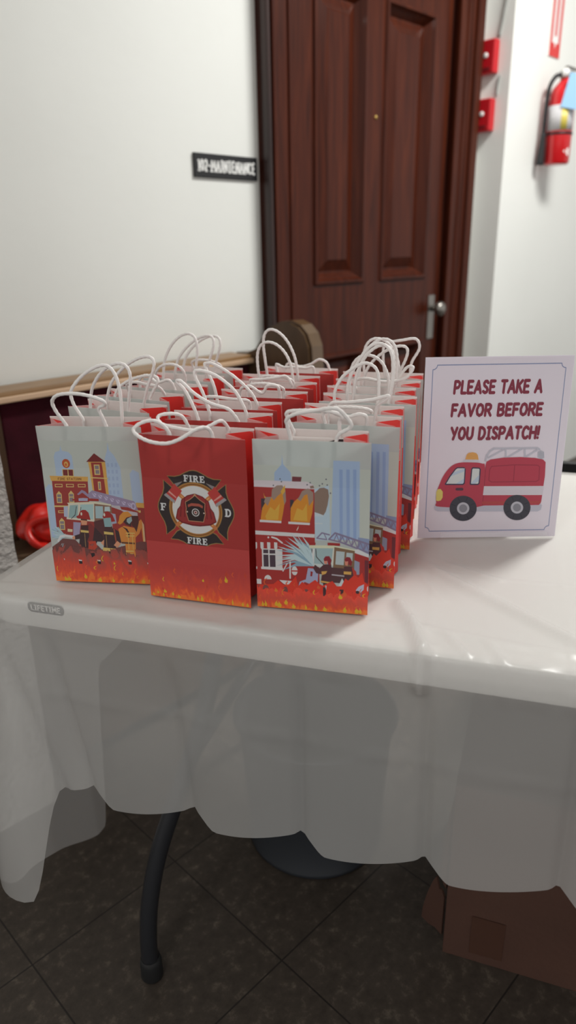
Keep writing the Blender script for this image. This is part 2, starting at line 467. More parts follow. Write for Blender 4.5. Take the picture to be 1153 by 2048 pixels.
# alarm horns on the jog
for i, (z, lab) in enumerate(((1.868, 'red wall alarm strobe beside the door, the upper of the two'), (1.664, 'red wall alarm strobe beside the door, the lower of the two'))):
    org = (2.91, 0.046, z)
    r = wempty('alarm_strobe', org)
    tag(r, lab, 'alarm', 'red alarm strobes by the door')
    bm = bmesh.new(); box(bm, (-0.02, 0, 0), (0.04, 0.074, 0.118), bevel=0.006)
    obj('housing', bm, red_p, r)
    bm = bmesh.new()
    M = Matrix.Translation((-0.04, 0.0, 0.004)) @ Matrix.Rotation(R(-90), 4, 'Y')
    lathe(bm, [(0.010, -0.002), (0.0095, 0.003), (0.007, 0.005), (0.001, 0.006)], (0, 0, 0), 20, M=M)
    obj('strobe_lens', bm, white_p, r)
    bm = bmesh.new()
    box(bm, (-0.0405, 0, -0.043), (0.002, 0.042, 0.013), bevel=0.0008)
    obj('sounder_grille', bm, P('dark_red_print', rgb(120, 20, 26), 0.5), r)
bm = bmesh.new()
pa = [(2.904, 0.078, 1.935), (2.904, 0.094, 2.02), (2.904, 0.108, 2.15), (2.904, 0.10, 2.4), (2.904, 0.08, 2.9)]
tube(bm, catmull([(s, -w, z) for s, w, z in pa], 8), 0.006, 8)
pb = [(2.904, 0.086, 1.732), (2.904, 0.088, 1.77), (2.904, 0.094, 1.802)]
tube(bm, catmull([(s, -w, z) for s, w, z in pb], 6), 0.004, 8)
o = wobj('alarm_cable', bm, grey_cable, O0); tag(o, 'thin grey cable running up the wall from the red alarm strobes', 'cable')

# tall narrow extinguisher arrow sign
org = (3.25, 0.137, 2.12)
r = wempty('arrow_sign', org)
tag(r, 'narrow white wall sign with red border above the fire extinguisher', 'sign')
bm = bmesh.new(); box(bm, (0, -0.002, 0), (0.094, 0.004, 0.43)); obj('sign_board', bm, white_p, r)
bm = bmesh.new()
F_ = lambda u, v, l: Vector((u, -0.0046 - l, v))
flat(bm, [[(-.047, -.215), (-.028, -.215), (-.028, .215), (-.047, .215)], [(.047, -.215), (.028, -.215), (.028, .215), (.047, .215)],
          [(-.009, -.14), (.009, -.14), (.009, .215), (-.009, .215)], [(-.03, -.215), (.03, -.215), (.03, -.165), (.008, -.165), (0, -.185), (-.008, -.165), (-.03, -.165)]], F_, 0)
obj('red_border', bm, P('faded_sign_red', rgb(214, 60, 58), 0.5), r)

# fire extinguisher
EXs, EXw, EXz = 3.225, 0.137 + 0.075, 1.49
r = wempty('fire_extinguisher', (EXs, EXw, EXz))
tag(r, 'red fire extinguisher with black hose and pale blue tag hung on the right wall', 'fire extinguisher')
bm = bmesh.new(); lathe(bm, [(0.045, 0), (0.052, 0.008), (0.052, 0.255), (0.046, 0.285), (0.028, 0.305), (0.018, 0.315), (0.018, 0.325)], (0, 0, 0), 32); obj('cylinder', bm, red_cyl, r)
def wrap(a0, a1, z0, z1, rad, mat, name, thick=0.0008):
    bm = bmesh.new(); n = 16; A = []; B = []
    for k in range(n + 1):
        t = R(a0 + (a1 - a0) * k / n)
        A.append([bm.verts.new((q * math.cos(t), q * math.sin(t), z0)) for q in (rad, rad + thick)]); B.append([bm.verts.new((q * math.cos(t), q * math.sin(t), z1)) for q in (rad, rad + thick)])
    for k in range(n):
        bm.faces.new((A[k][1], A[k + 1][1], B[k + 1][1], B[k][1])); bm.faces.new((A[k][0], B[k][0], B[k + 1][0], A[k + 1][0]))
        bm.faces.new((A[k][0], A[k + 1][0], A[k + 1][1], A[k][1])); bm.faces.new((B[k][0], B[k][1], B[k + 1][1], B[k + 1][0]))
    return obj(name, bm, mat, r, True)
wrap(-235, -85, 0.128, 0.222, 0.0523, P('label_grey', rgb(206, 204, 206), 0.4), 'instruction_label')
wrap(-152, -124, 0.13, 0.215, 0.0533, P('label_yellow', rgb(214, 196, 90), 0.4), 'yellow_label')
wrap(0, 359.9, 0.112, 0.122, 0.0524, black_p, 'bracket_band', 0.002)
bm = bmesh.new(); prism(bm, [(-.006, .048), (.022, .062), (.022, .03)], 0.001, lambda u, v, d: Vector(((0.0525 + d) * math.cos(R(-122) + u * 19), (0.0525 + d) * math.sin(R(-122) + u * 19), v))); obj('white_mark', bm, white_p, r)
bm = bmesh.new(); box(bm, (0.0, 0.0, 0.338), (0.036, 0.03, 0.03), bevel=0.005); box(bm, (0.03, -0.01, 0.362), (0.09, 0.016, 0.010), bevel=0.003); box(bm, (0.03, -0.012, 0.346), (0.075, 0.014, 0.007), bevel=0.003); obj('valve_and_levers', bm, metal_m, r)
bm = bmesh.new(); lathe(bm, [(0.015, -0.008), (0.016, 0), (0.014, 0.007), (0.001, 0.008)], (0, 0, 0), 20, M=Matrix.Translation((-0.020, -0.012, 0.342)) @ Matrix.Rotation(R(-65), 4, 'Z') @ Matrix.Rotation(R(90), 4, 'X')); obj('pressure_gauge', bm, white_p, r)
bm = bmesh.new(); tube(bm, catmull([(-0.016, 0.010, 0.338), (-0.034, 0.026, 0.328), (-0.050, 0.040, 0.285), (-0.053, 0.043, 0.2), (-0.054, 0.044, 0.11)], 10), 0.0085, 10); obj('hose', bm, black_p, r)
bm = bmesh.new(); tube(bm, catmull([(-0.054, 0.044, 0.12), (-0.057, 0.044, 0.06), (-0.060, 0.044, 0.0)], 8), 0.0125, 12, rfun=lambda t: 0.010 + 0.007 * t); obj('nozzle', bm, black_p, r)
bm = bmesh.new(); box(bm, (0, 0.060, 0.17), (0.022, 0.022, 0.16), bevel=0.002); obj('wall_bracket', bm, red_p, r)
bm = bmesh.new(); box(bm, (0, 0, 0), (0.078, 0.001, 0.125), M=Matrix.Translation((-0.032, -0.066, 0.265)) @ Matrix.Rotation(R(-65), 4, 'Z') @ Matrix.Rotation(R(12), 4, 'Y')); obj('inspection_tag', bm, P('pale_blue_card', rgb(160, 204, 240), 0.6), r)

# ------------------------------------------------------------------ the pew along the left wall
org = (1.05, 0.25, 0.0)
pew = wempty('pew', org)
tag(pew, 'wooden pew with maroon plush back and tan top rail against the white wall', 'pew')
def pbox(name, mat, *a, bevel=0.003):
    bm = bmesh.new(); sbox(bm, *a, bevel=bevel, org=org); return obj(name, bm, mat, pew)
pbox('back_cushion', maroon_m, 0.70, 1.508, 0.05, 0.098, 0.495, 0.842, bevel=0.006)
pbox('top_rail', oak_m, 0.40, 1.509, 0.012, 0.115, 0.842, 0.868, bevel=0.007)
pbox('rail_highlight_nosing', P('nosing_highlight_wood', rgb(214, 180, 148), 0.3, coat=0.3), 0.40, 1.508, 0.1155, 0.123, 0.843, 0.858, bevel=0.003)  # pale strip paints in the highlight along the rail's lower edge
pbox('end_stile', pew_m, 0.60, 0.699, 0.05, 0.104, 0.0, 0.841)
pbox('seat', seat_m, 0.60, 1.508, 0.10, 0.44, 0.455, 0.494, bevel=0.006)
pbox('front_board', pew_m, 0.62, 1.508, 0.39, 0.41, 0.04, 0.454)
pbox('seat_support', pew_m, 0.60, 0.64, 0.105, 0.389, 0.0, 0.454)
prof = [(.03, 0), (.47, 0), (.475, .40), (.46, .50), (.40, .60), (.37, .72), (.362, .86), (.358, .91), (.342, .945), (.315, .968), (.28, .978), (.235, .974), (.19, .955), (.15, .92), (.12, .885), (.08, .87), (.03, .868)]
bm = bmesh.new()
prism(bm, prof, 0.062, lambda w, z, d: Vector((1.51 + d - org[0], -(w - org[1]), z)))
bmesh.ops.recalc_face_normals(bm, faces=bm.faces)
es = [e for e in bm.edges if abs(e.verts[0].co.x - e.verts[1].co.x) < 1e-5]
bmesh.ops.bevel(bm, geom=es, offset=0.008, segments=2, affect='EDGES')
for f in bm.faces:
    if abs(f.normal.x) < 0.8: f.material_index = 1
e = obj('end_panel', bm, [pew_m, pewtrim_m], pew)

# shiny red bundle on the pew seat
bm = bmesh.new()
seg, rows = 40, 22
rg = []
for i in range(rows + 1):
    ph = math.pi * i / rows
    row = []
    for k in range(seg):
        th = 2 * math.pi * k / seg
        v = Vector((math.sin(ph) * math.cos(th), math.sin(ph) * math.sin(th), math.cos(ph)))
        q = 1 + 0.16 * noise.noise(v * 1.7 + Vector((3, 1, 7))) + 0.10 * math.sin(5 * th + 3 * v.z) * math.sin(ph)
        row.append(bm.verts.new((v.x * 0.075 * q, v.y * 0.055 * q, 0.052 + max(-0.051, v.z * 0.052 * q))))
    rg.append(row)
for i in range(rows):
    for k in range(seg): bm.faces.new((rg[i][k], rg[i + 1][k], rg[i + 1][(k + 1) % seg], rg[i][(k + 1) % seg]))
bmesh.ops.remove_doubles(bm, verts=bm.verts, dist=1e-5)
r = wempty('red_bundle', (0.748, 0.178, 0.4945))
tag(r, 'shiny red bundle with a rolled rim resting on the pew seat, at the left', 'bundle')
obj('bundle_body', bm, redcloth, r, True)
bm = bmesh.new()
ring = [(0.066 * math.cos(t) - 0.012, -0.047 + 0.012 * math.sin(3 * t), 0.05 + 0.040 * math.sin(t)) for t in [2 * math.pi * k / 24 for k in range(25)]]
tube(bm, catmull(ring, 3), 0.009, 10, cap=False)
obj('rolled_rim', bm, redcloth, r, True)
bm = bmesh.new()
lathe(bm, [(0.001, 0), (0.02, 0.001), (0.022, 0.004), (0.001, 0.005)], (0, 0, 0), 20, M=Matrix.Translation((-0.005, -0.052, 0.04)) @ Matrix.Rotation(R(90), 4, 'X'))
obj('dark_opening', bm, P('dark_red_lining', rgb(66, 14, 16), 0.7), r, True)

# ------------------------------------------------------------------ folding table
X0, X1, Y0, Y1, CR = -0.67, 1.16, 0.715, 1.475, 0.05
cx, cy = (X0 + X1) / 2, (Y0 + Y1) / 2
table = empty('folding_table', TE(cx, cy), TA)
tag(table, 'long white folding table with curved grey legs under a white plastic cloth', 'table')
def rrect(x0, x1, y0, y1, r, n=10):
    out = []
    for (ax, ay, a) in ((x1 - r, y1 - r, 0), (x0 + r, y1 - r, 90), (x0 + r, y0 + r, 180), (x1 - r, y0 + r, 270)):
        for k in range(n + 1): out.append((ax + r * math.cos(R(a + 90 * k / n)), ay + r * math.sin(R(a + 90 * k / n))))
    return out
bm = bmesh.new()
layers = [(0.006, 0.697), (0.0025, 0.699), (0.002, 0.703), (0.002, 0.733), (0.004, 0.7385), (0.009, 0.7405)]
rings = []
for (ins, z) in layers:
    rings.append([bm.verts.new((x - cx, y - cy, z)) for (x, y) in rrect(X0 + ins, X1 - ins, Y0 + ins, Y1 - ins, CR - ins)])
for i in range(len(rings) - 1):
    n = len(rings[i])
    for k in range(n): bm.faces.new((rings[i][k], rings[i][(k + 1) % n], rings[i + 1][(k + 1) % n], rings[i + 1][k]))
bm.faces.new(rings[0][::-1]); bm.faces.new(rings[-1])
top = obj('tabletop', bm, white_plastic, table)
bm = bmesh.new()
flat(bm, [rrect(-0.590, -0.534, 0.7222, 0.7372, 0.006, 6)], lambda u, v, l: Vector((u - cx, Y0 + 0.0015 - cy, v)), 0)
flat(bm, text_polys('LIFETIME', -0.585, 0.7252, -0.539, 0.0090, 0.0017), lambda u, v, l: Vector((u - cx, Y0 + 0.0010 - cy, v)), 0, 1)
obj('badge', bm, [logo_m, logo_t], top)
def leg(e1s, e2f, sgn):
    d = lambda q: e2f + sgn * q
    i1 = 1 if e1s < 0.2 else -1
    path = [(e1s, d(0), 0.012), (e1s, d(0.0), 0.08), (e1s + i1 * .004, d(.012), .16), (e1s + i1 * .018, d(.034), .25), (e1s + i1 * .045, d(.066), .35), (e1s + i1 * .075, d(.105), .46), (e1s + i1 * .09, d(.14), .57), (e1s + i1 * .095, d(.16), .693)]
    bm = bmesh.new(); tube(bm, catmull([(a - cx, b - cy, z) for a, b, z in path], 8), 0.0145, 16)
    l = obj('leg', bm, steel_m, table)
    bm = bmesh.new(); lathe(bm, [(0.017, 0.0005), (0.019, 0.004), (0.0185, 0.035), (0.0165, 0.045)], (e1s - cx, d(0) - cy, 0), 20)
    obj('rubber_foot', bm, rubber_m, l)
for s_ in (-0.494, 0.984):
    for (f_, g_) in ((0.763, 1), (1.427, -1)): leg(s_, f_, g_)
    bm = bmesh.new(); q = s_ + (0.06 if s_ < 0.2 else -0.06)
    tube(bm, [Vector((q - cx, 0.847 - cy, 0.40)), Vector((q - cx, 1.343 - cy, 0.40))], 0.010, 12)
    obj('cross_bar', bm, steel_m, table)

# ------------------------------------------------------------------ tablecloth
def seg_dist(p, a, b):
    ax, ay = a; bx, by = b; px, py = p
    vx, vy = bx - ax, by - ay; L2 = vx * vx + vy * vy
    t = max(0, min(1, ((px - ax) * vx + (py - ay) * vy) / L2)) if L2 else 0
    return math.hypot(px - ax - t * vx, py - ay - t * vy), t
RIDGES = [  # polyline in table coordinates, height, half width, fade in at start
    ([(-.112, .840), (-.102, .816), (-.077, .764), (-.061, .712)], .0145, .0080, .35),
    ([(-.098, .985), (-.07, .941), (-.005, .878), (.046, .835), (.10, .79), (.13, .765)], .0085, .0090, .4),
    ([(-.095, .995), (-.05, .965), (.02, .93)], .0020, .006, .5),
    ([(-.10, .95), (-.075, .90), (-.05, .85)], .0016, .005, .5),
    ([(-.2, .94), (-.007, .9345), (.40, .944)], .0010, .0024, 0),
    ([(.101, 1.48), (.101, .936), (.101, .715)], .0010, .0024, 0),
    ([(-.068, 1.1), (-.068, .924), (-.056, .715)], .0010, .0024, 0),
    ([(-.135, .767), (-.065, .773), (.023, .761), (.106, .755), (.4, .75)], .0022, .008, 0),
    ([(-.66, .742), (-.5, .755), (-.35, .745), (-.2, .752), (-.12, .745)], .0018, .008, 0),
    ([(-.045, .775), (-.025, .742), (-.012, .722)], .0042, .0045, .3),
    ([(.005, .765), (.02, .735), (.028, .718)], .0038, .0045, .3),
]
def wrinkle(x, y):
    h = 0.0
    for (pl, amp, wd, fade) in RIDGES:
        best = 9.0; tt = 0
        n = len(pl) - 1
        for i in range(n):
            d, t = seg_dist((x, y), pl[i], pl[i + 1])
            if d < best: best = d; tt = (i + t) / n
        if best < 4 * wd:
            f = min(1.0, tt / fade) if fade else 1.0
            h += amp * f * math.exp(-(best / wd) ** 2)
    e = max(0.0, 1 - (y - Y0) / 0.05)
    h += e * 0.0022 * (noise.noise(Vector((x * 34, y * 50, 2.2))) + 0.5 * noise.noise(Vector((x * 90, y * 90, 7))) + 0.5)
    h += 0.0006 * (noise.noise(Vector((x * 16, y * 16, 0.5))) + 0.7)
    return max(0.0, h)
xs = list(np.arange(X0, -0.2, 0.007)) + list(np.arange(-0.2, 0.30, 0.0045)) + list(np.arange(0.30, 0.62, 0.007)) + list(np.arange(0.62, X1, 0.045)) + [X1]
ys = list(np.arange(Y0, 1.0, 0.0045)) + list(np.arange(1.0, Y1 - 0.003, 0.007)) + [Y1]
bm = bmesh.new()
def rounded(x, y):
    """push a point of the rectangle into the rounded rectangle; returns x, y, outward normal"""
    nx = ny = 0.0
    ax = X0 + CR if x < X0 + CR else (X1 - CR if x > X1 - CR else None)
    ay = Y0 + CR if y < Y0 + CR else (Y1 - CR if y > Y1 - CR else None)
    if ax is not None and ay is not None:
        dx, dy = x - ax, y - ay
        m = max(abs(dx), abs(dy)); L = math.hypot(dx, dy)
        if L > 1e-9:
            return ax + dx / L * m, ay + dy / L * m, dx / L, dy / L
    if abs(x - X0) < 1e-6: nx = -1
    elif abs(x - X1) < 1e-6: nx = 1
    elif abs(y - Y0) < 1e-6: ny = -1
    elif abs(y - Y1) < 1e-6: ny = 1
    return x, y, nx, ny
G = {}
nx_, ny_ = len(xs), len(ys)
NRM = {}
for i, x in enumerate(xs):
    for j, y in enumerate(ys):
        a, b, u, v = rounded(x, y)
        G[i, j] = bm.verts.new((a, b, TZ - 0.0012 + wrinkle(a, b)))
        NRM[i, j] = (a, b, u, v)
for i in range(nx_ - 1):
    for j in range(ny_ - 1):
        bm.faces.new((G[i, j], G[i + 1, j], G[i + 1, j + 1], G[i, j + 1]))
loop = [(i, 0) for i in range(nx_)] + [(nx_ - 1, j) for j in range(1, ny_)] + [(i, ny_ - 1) for i in range(nx_ - 2, -1, -1)] + [(0, j) for j in range(ny_ - 2, 0, -1)]
FOLDS = [(-.70, -.70), (-.56, -.52), (-.385, -.363), (-.207, -.206), (-.05, -.044), (.115, .117), (.28, .28), (.445, .445), (.61, .61), (.775, .775), (.94, .94), (1.10, 1.10), (1.25, 1.25)]
def foldpos(x, h):
    """(position 0..1 inside the panel between two folds, distance to the nearest fold) at drop fraction h"""
    fs = [p + (q - p) * h for p, q in FOLDS]
    for a, b in zip(fs[:-1], fs[1:]):
        if a <= x <= b: return (x - a) / (b - a), min(x - a, b - x)
    return 0.0, 0.0
def smooth(t): t = max(0, min(1, t)); return t * t * (3 - 2 * t)
def hem(a, b, u, v):
    if v < -0.7:          # front side
        t, _d = foldpos(a, 1); z = 0.447 - 0.030 * smooth(t / 0.22) * (1 - t * t)
        k = smooth((-0.575 - a) / 0.05)
        return z * (1 - k) + 0.24 * k
    if u < -0.2:          # left end: hangs long near the front corner
        q = b - Y0
        if q < 0.04: return 0.24 - 0.06 * smooth(q / 0.04)
        if q < 0.22: return 0.18 - 0.065 * smooth((q - 0.06) / 0.16)
        return 0.115 + 0.34 * smooth((q - 0.225) / 0.05)
    return 0.45
NR = 34
pre = [(0.0035, -0.0008), (0.0065, -0.0035), (0.0078, -0.009), (0.0075, -0.024), (0.0065, -0.042)]
cols = []
for (i, j) in loop:
    a, b, u, v = NRM[i, j]
    col = [G[i, j]]
    wr = G[i, j].co.z - (TZ - 0.0012)
    for (o_, dz) in pre:
        oo = o_ + wr * 0.9
        col.append(bm.verts.new((a + u * oo, b + v * oo, TZ - 0.0012 + dz + wr * max(0, 1 + dz / 0.012))))
    zh = hem(a, b, u, v); zt = TZ - 0.0012 - 0.042
    for k in range(1, NR + 1):
        h = k / NR
        z = zt + (zh - zt) * h
        drop = (zt - z)
        d = 0.0065
        if v < -0.7:
            t, fd = foldpos(a, min(1, drop / 0.27))
            d += 0.0075 * math.sin(math.pi * t) ** 0.8 * smooth(drop / 0.2)
            d -= 0.0055 * math.exp(-(fd / 0.006) ** 2) * smooth(drop / 0.05)
            d -= 0.011 * math.exp(-((a - (-0.648 + 0.075 * min(1, drop / 0.27))) / 0.013) ** 2) * smooth(drop / 0.12)
            d += 0.0016 * math.exp(-((z - (0.598 - 0.06 * (a + .2) * 0.1)) / 0.004) ** 2)
            d += 0.003 * noise.noise(Vector((a * 9, z * 7, 3))) * smooth(drop / 0.1)
            cor = smooth((-0.56 - a) / 0.09)
            d += cor * 0.05 * smooth(drop / 0.4)
        elif u < -0.2:
            q = b - Y0
            d += 0.018 * math.sin(math.pi * min(1.0, q / 0.20)) * smooth(drop / 0.25)
            d += 0.04 * smooth((0.1 - q) / 0.1) * smooth(drop / 0.4)
        else:
            d += 0.004 * math.sin(a * 38 + b * 41) * smooth(drop / 0.15)
        col.append(bm.verts.new((a + u * d, b + v * d, z)))
    cols.append(col)
nl = len(cols)
for k in range(nl):
    A, B = cols[k], cols[(k + 1) % nl]
    for q in range(len(A) - 1):
        bm.faces.new((A[q], A[q + 1], B[q + 1], B[q]))
for v in bm.verts: v.co.x -= cx; v.co.y -= cy; v.co.z -= TZ
bmesh.ops.recalc_face_normals(bm, faces=bm.faces)
cl = obj('tablecloth', bm, cloth_m, None, True, TE(cx, cy, TZ), TA)
tag(cl, 'thin white plastic tablecloth draped over the long table', 'tablecloth')

# ------------------------------------------------------------------ under and behind the table
r = empty('waste_bin', (0.048, 1.205, 0))
tag(r, 'round slate grey bin standing on the floor under the table', 'bin')
bm = bmesh.new()
lathe(bm, [(0.12, 0.004), (0.138, 0.0005), (0.142, 0.004), (0.1425, 0.012), (0.139, 0.016), (0.156, 0.30), (0.158, 0.30), (0.153, 0.30), (0.137, 0.02), (0.02, 0.018)], (0, 0, 0), 64)
obj('bin_body', bm, bin_m, r, True)
bm = bmesh.new(); path = [Vector((0.161 * math.cos(2 * math.pi * k / 64), 0.161 * math.sin(2 * math.pi * k / 64), 0.302)) for k in range(65)]
tube(bm, path, 0.006, 8, cap=False); obj('bin_rim', bm, bin_m, r, True)

# cardboard box, open end to the left
BA = math.atan2(-0.076, 0.208)
cb_ = empty('cardboard_box', (0.261, 0.908, 0), BA)
tag(cb_, 'brown cardboard box with torn end flaps on the floor under the table', 'box')
BL, BD, BH, TH = 0.52, 0.36, 0.37, 0.005
bm = bmesh.new()
box(bm, (BL / 2, TH / 2, BH / 2), (BL, TH, BH), bevel=0.001); box(bm, (BL / 2, BD - TH / 2, BH / 2), (BL, TH, BH), bevel=0.001)
box(bm, (BL / 2, BD / 2, TH / 2 + 0.001), (BL, BD - 2 * TH, TH)); box(bm, (BL / 2, BD / 2, BH - TH / 2), (BL, BD - 2 * TH, TH)); box(bm, (BL - TH / 2, BD / 2, BH / 2), (TH, BD - 2 * TH, BH - 0.012))
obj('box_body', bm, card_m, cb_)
def flap(name, outline, thick=0.004):
    bm = bmesh.new()
    a = [bm.verts.new(Vector(p)) for p in outline]
    n = (a[1].co - a[0].co).cross(a[2].co - a[0].co).normalized()
    b = [bm.verts.new(v.co + n * thick) for v in a]
    bm.faces.new(a); bm.faces.new(b[::-1])
    for i in range(len(a)): bm.faces.new((a[i], b[i], b[(i + 1) % len(a)], a[(i + 1) % len(a)]))
    bmesh.ops.recalc_face_normals(bm, faces=bm.faces)
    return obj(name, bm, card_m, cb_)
def fl(t, z): return (-0.003 - 0.85 * t, 0.012 + 0.50 * t, z)
flap('flap', [fl(0, .03), fl(.015, .034), fl(.03, .030), fl(.046, .033), fl(.044, .06), fl(.036, .10), fl(.026, .135), fl(.019, .15), fl(.012, .128), fl(.006, .13), fl(0, .118)])
flap('flap', [fl(0, .135), fl(.006, .14), fl(.013, .155), fl(.016, .18), fl(.012, .19), fl(.014, .21), fl(.010, .26), fl(0, .33)])
bm = bmesh.new()
tb = []
for i in range(13):
    for j in range(9):
        x, z = 0.045 + 0.055 * i / 12, 0.02 + 0.085 * j / 8
        tb.append(bm.verts.new((x, -0.0012 - 0.0016 * abs(noise.noise(Vector((x * 70, z * 50, 4)))), z)))
for i in range(12):
    for j in range(8): bm.faces.new((tb[i * 9 + j], tb[(i + 1) * 9 + j], tb[(i + 1) * 9 + j + 1], tb[i * 9 + j + 1]))
tp = P('clear_packing_tape', rgb(82, 55, 44), 0.12, 0.5, coat=0.5)
obj('packing_tape', bm, tp, cb_, True)

# dark folding chair tucked in behind the table
ch = empty('folding_chair', TE(0.30, 1.86), TA)
tag(ch, 'black chair behind the table at the right edge', 'chair')
def arc_pad(bm, w, h, th, y, z, lean):
    prism(bm, rrect(-w / 2, w / 2, 0, h, 0.03, 6), th, lambda u, v, d: Vector((u, y + d + lean * v + 0.25 * u * u, z + v)))
bm = bmesh.new(); arc_pad(bm, 0.44, 0.21, 0.022, -0.21, 0.505, -0.10); obj('backrest', bm, black_p, ch)
bm = bmesh.new(); box(bm, (0, 0.03, 0.435), (0.42, 0.40, 0.03), bevel=0.01); obj('seat', bm, black_p, ch)
for sx in (-1, 1):
    bm = bmesh.new(); tube(bm, [Vector((sx * 0.205, -0.19, 0.60)), Vector((sx * 0.21, 0.0, 0.40)), Vector((sx * 0.215, 0.24, 0.0))], 0.011, 10); obj('leg', bm, steel_m, ch)
    bm = bmesh.new(); tube(bm, [Vector((sx * 0.195, 0.14, 0.44)), Vector((sx * 0.195, 0.0, 0.25)), Vector((sx * 0.195, -0.20, 0.0))], 0.011, 10); obj('leg', bm, steel_m, ch)
# ------------------------------------------------------------------ printed artwork
K_ = 0.47
def ob(r, g, b):
    """print colour from how the print looks in the room's shade"""
    return tuple(min(0.86, lin(c) / K_) for c in (r, g, b)) + (1.0,)
def hom(src):
    """perspective map taking the four corners TL TR BR BL to the unit square (v up)"""
    dst = [(0, 1), (1, 1), (1, 0), (0, 0)]
    A = []; B = []
    for (x, y), (u, v) in zip(src, dst):
        A.append([x, y, 1, 0, 0, 0, -u * x, -u * y]); B.append(u)
        A.append([0, 0, 0, x, y, 1, -v * x, -v * y]); B.append(v)
    h = list(np.linalg.solve(np.array(A, float), np.array(B, float))) + [1.0]
    def f(x, y):
        w = h[6] * x + h[7] * y + h[8]
        return ((h[0] * x + h[1] * y + h[2]) / w, (h[3] * x + h[4] * y + h[5]) / w)
    return f

class Art:
    """flat printed shapes in paper units (0..1), stacked in order"""
    def __init__(self): self.items = []; self.mats = []
    def mi(self, m):
        if m not in self.mats: self.mats.append(m)
        return self.mats.index(m)
    def add(self, pts, m, f=None):
        p = [f(*q) for q in pts] if f else list(pts)
        self.items.append((p, self.mi(m)))
    def many(self, polys, m, f=None):
        for p in polys: self.add(p, m, f)
def clip_poly(p, lo=0.0, hi=1.0):
    for ax in (0, 1):
        for (lim, sg) in ((lo, 1), (hi, -1)):
            out = []
            for i in range(len(p)):
                a, b = p[i], p[(i + 1) % len(p)]
                da, db = sg * (a[ax] - lim), sg * (b[ax] - lim)
                if da >= 0: out.append(a)
                if (da >= 0) != (db >= 0):
                    t = da / (da - db); out.append((a[0] + (b[0] - a[0]) * t, a[1] + (b[1] - a[1]) * t))
            p = out
            if len(p) < 3: return None
    return p

PM = {}
def pm(r, g, b):
    k = (r, g, b)
    if k not in PM: PM[k] = paper_mat('print_%d_%d_%d' % k, ob(r, g, b), 0.42, 0.24)
    return PM[k]
paper_in = paper_mat('bare_white_paper', rgb(244, 240, 238), 0.6, 0.6)
back_m = paper_mat('printed_back', ob(160, 152, 150), 0.45, 0.65)

def flame_mat(name, hi, seed, dark, solid=False):
    """ink layer with a ragged upper edge (mask from noise on the print's own coordinates)"""
    m = bpy.data.materials.new(name); m.use_nodes = True
    nt = m.node_tree; b = nt.nodes['Principled BSDF']; L = nt.links.new
    uv = N(nt, 'ShaderNodeUVMap'); uv.uv_map = 'print'
    mp = N(nt, 'ShaderNodeMapping'); mp.inputs['Scale'].default_value = (11, 8, 1); mp.inputs['Location'].default_value = (seed, seed * 2, seed)
    L(uv.outputs[0], mp.inputs['Vector'])
    n1 = N(nt, 'ShaderNodeTexNoise'); n1.inputs['Scale'].default_value = 1.0; n1.inputs['Detail'].default_value = 5; n1.inputs['Distortion'].default_value = 1.6
    L(mp.outputs[0], n1.inputs['Vector'])
    sx = N(nt, 'ShaderNodeSeparateXYZ'); L(uv.outputs[0], sx.inputs[0])
    d = N(nt, 'ShaderNodeMath', operation='DIVIDE'); L(sx.outputs['Y'], d.inputs[0]); d.inputs[1].default_value = hi
    ad = N(nt, 'ShaderNodeMath', operation='MULTIPLY_ADD'); L(n1.outputs['Fac'], ad.inputs[0]); ad.inputs[1].default_value = 1.1; ad.inputs[2].default_value = -0.52
    s = N(nt, 'ShaderNodeMath', operation='SUBTRACT'); L(d.outputs[0], s.inputs[0]); L(ad.outputs[0], s.inputs[1])
    cr = N(nt, 'ShaderNodeValToRGB'); e = cr.color_ramp.elements
    e[0].position = 0.0; e[0].color = ob(170, 86, 36); e[1].position = 0.95; e[1].color = dark
    for p_, c_ in ((0.05, ob(168, 70, 34)), (0.16, ob(158, 56, 34)), (0.42, ob(146, 50, 38))):
        q = e.new(p_); q.color = c_
    L(s.outputs[0], cr.inputs['Fac'])
    L(cr.outputs['Color'], b.inputs['Base Color']); b.inputs['Roughness'].default_value = 0.42
    mr = N(nt, 'ShaderNodeMapRange'); L(s.outputs[0], mr.inputs['Value'])
    mr.inputs['From Min'].default_value = 0.86; mr.inputs['From Max'].default_value = 0.90; mr.inputs['To Min'].default_value = 0; mr.inputs['To Max'].default_value = 1
    tr = N(nt, 'ShaderNodeBsdfTransparent'); mx = N(nt, 'ShaderNodeMixShader')
    L(mr.outputs[0], mx.inputs['Fac']); L(b.outputs[0], mx.inputs[1]); L(tr.outputs[0], mx.inputs[2])
    if not solid: L(mx.outputs[0], nt.nodes['Material Output'].inputs['Surface'])
    return m

def tongues(art, seed, cols, n=26, vmax=0.17):
    rnd = random.Random(seed)
    for i in range(n):
        u = rnd.uniform(0.02, 0.98); v = rnd.uniform(0.01, vmax) if i % 3 else 0.004
        h = rnd.uniform(0.02, 0.045); w = rnd.uniform(0.010, 0.024); k = rnd.choice((-1, 1))
        c = cols[0] if v < 0.03 else rnd.choice(cols)
        P_ = [(u - w * .6, v), (u - w, v + h * .3), (u - w * .55, v + h * .62), (u + k * w * .5, v + h), (u + k * w * .12, v + h * .72), (u + w * .75, v + h * .38), (u + w * .5, v)]
        if v > 0.03 and rnd.random() < 0.6:   # hollow curl
            P_ = [(u - w, v + h * .1), (u - w * 1.2, v + h * .45), (u - w * .5, v + h * .8), (u + k * w * .7, v + h), (u - w * .1, v + h * .72), (u - w * .7, v + h * .42), (u - w * .5, v + h * .12), (u + w * .2, v + h * .02), (u - w * .4, v - h * .05)]
        q = clip_poly([(a, b) for a, b in P_])
        if q: art.add(q, cols[0] if c is cols[0] else c)

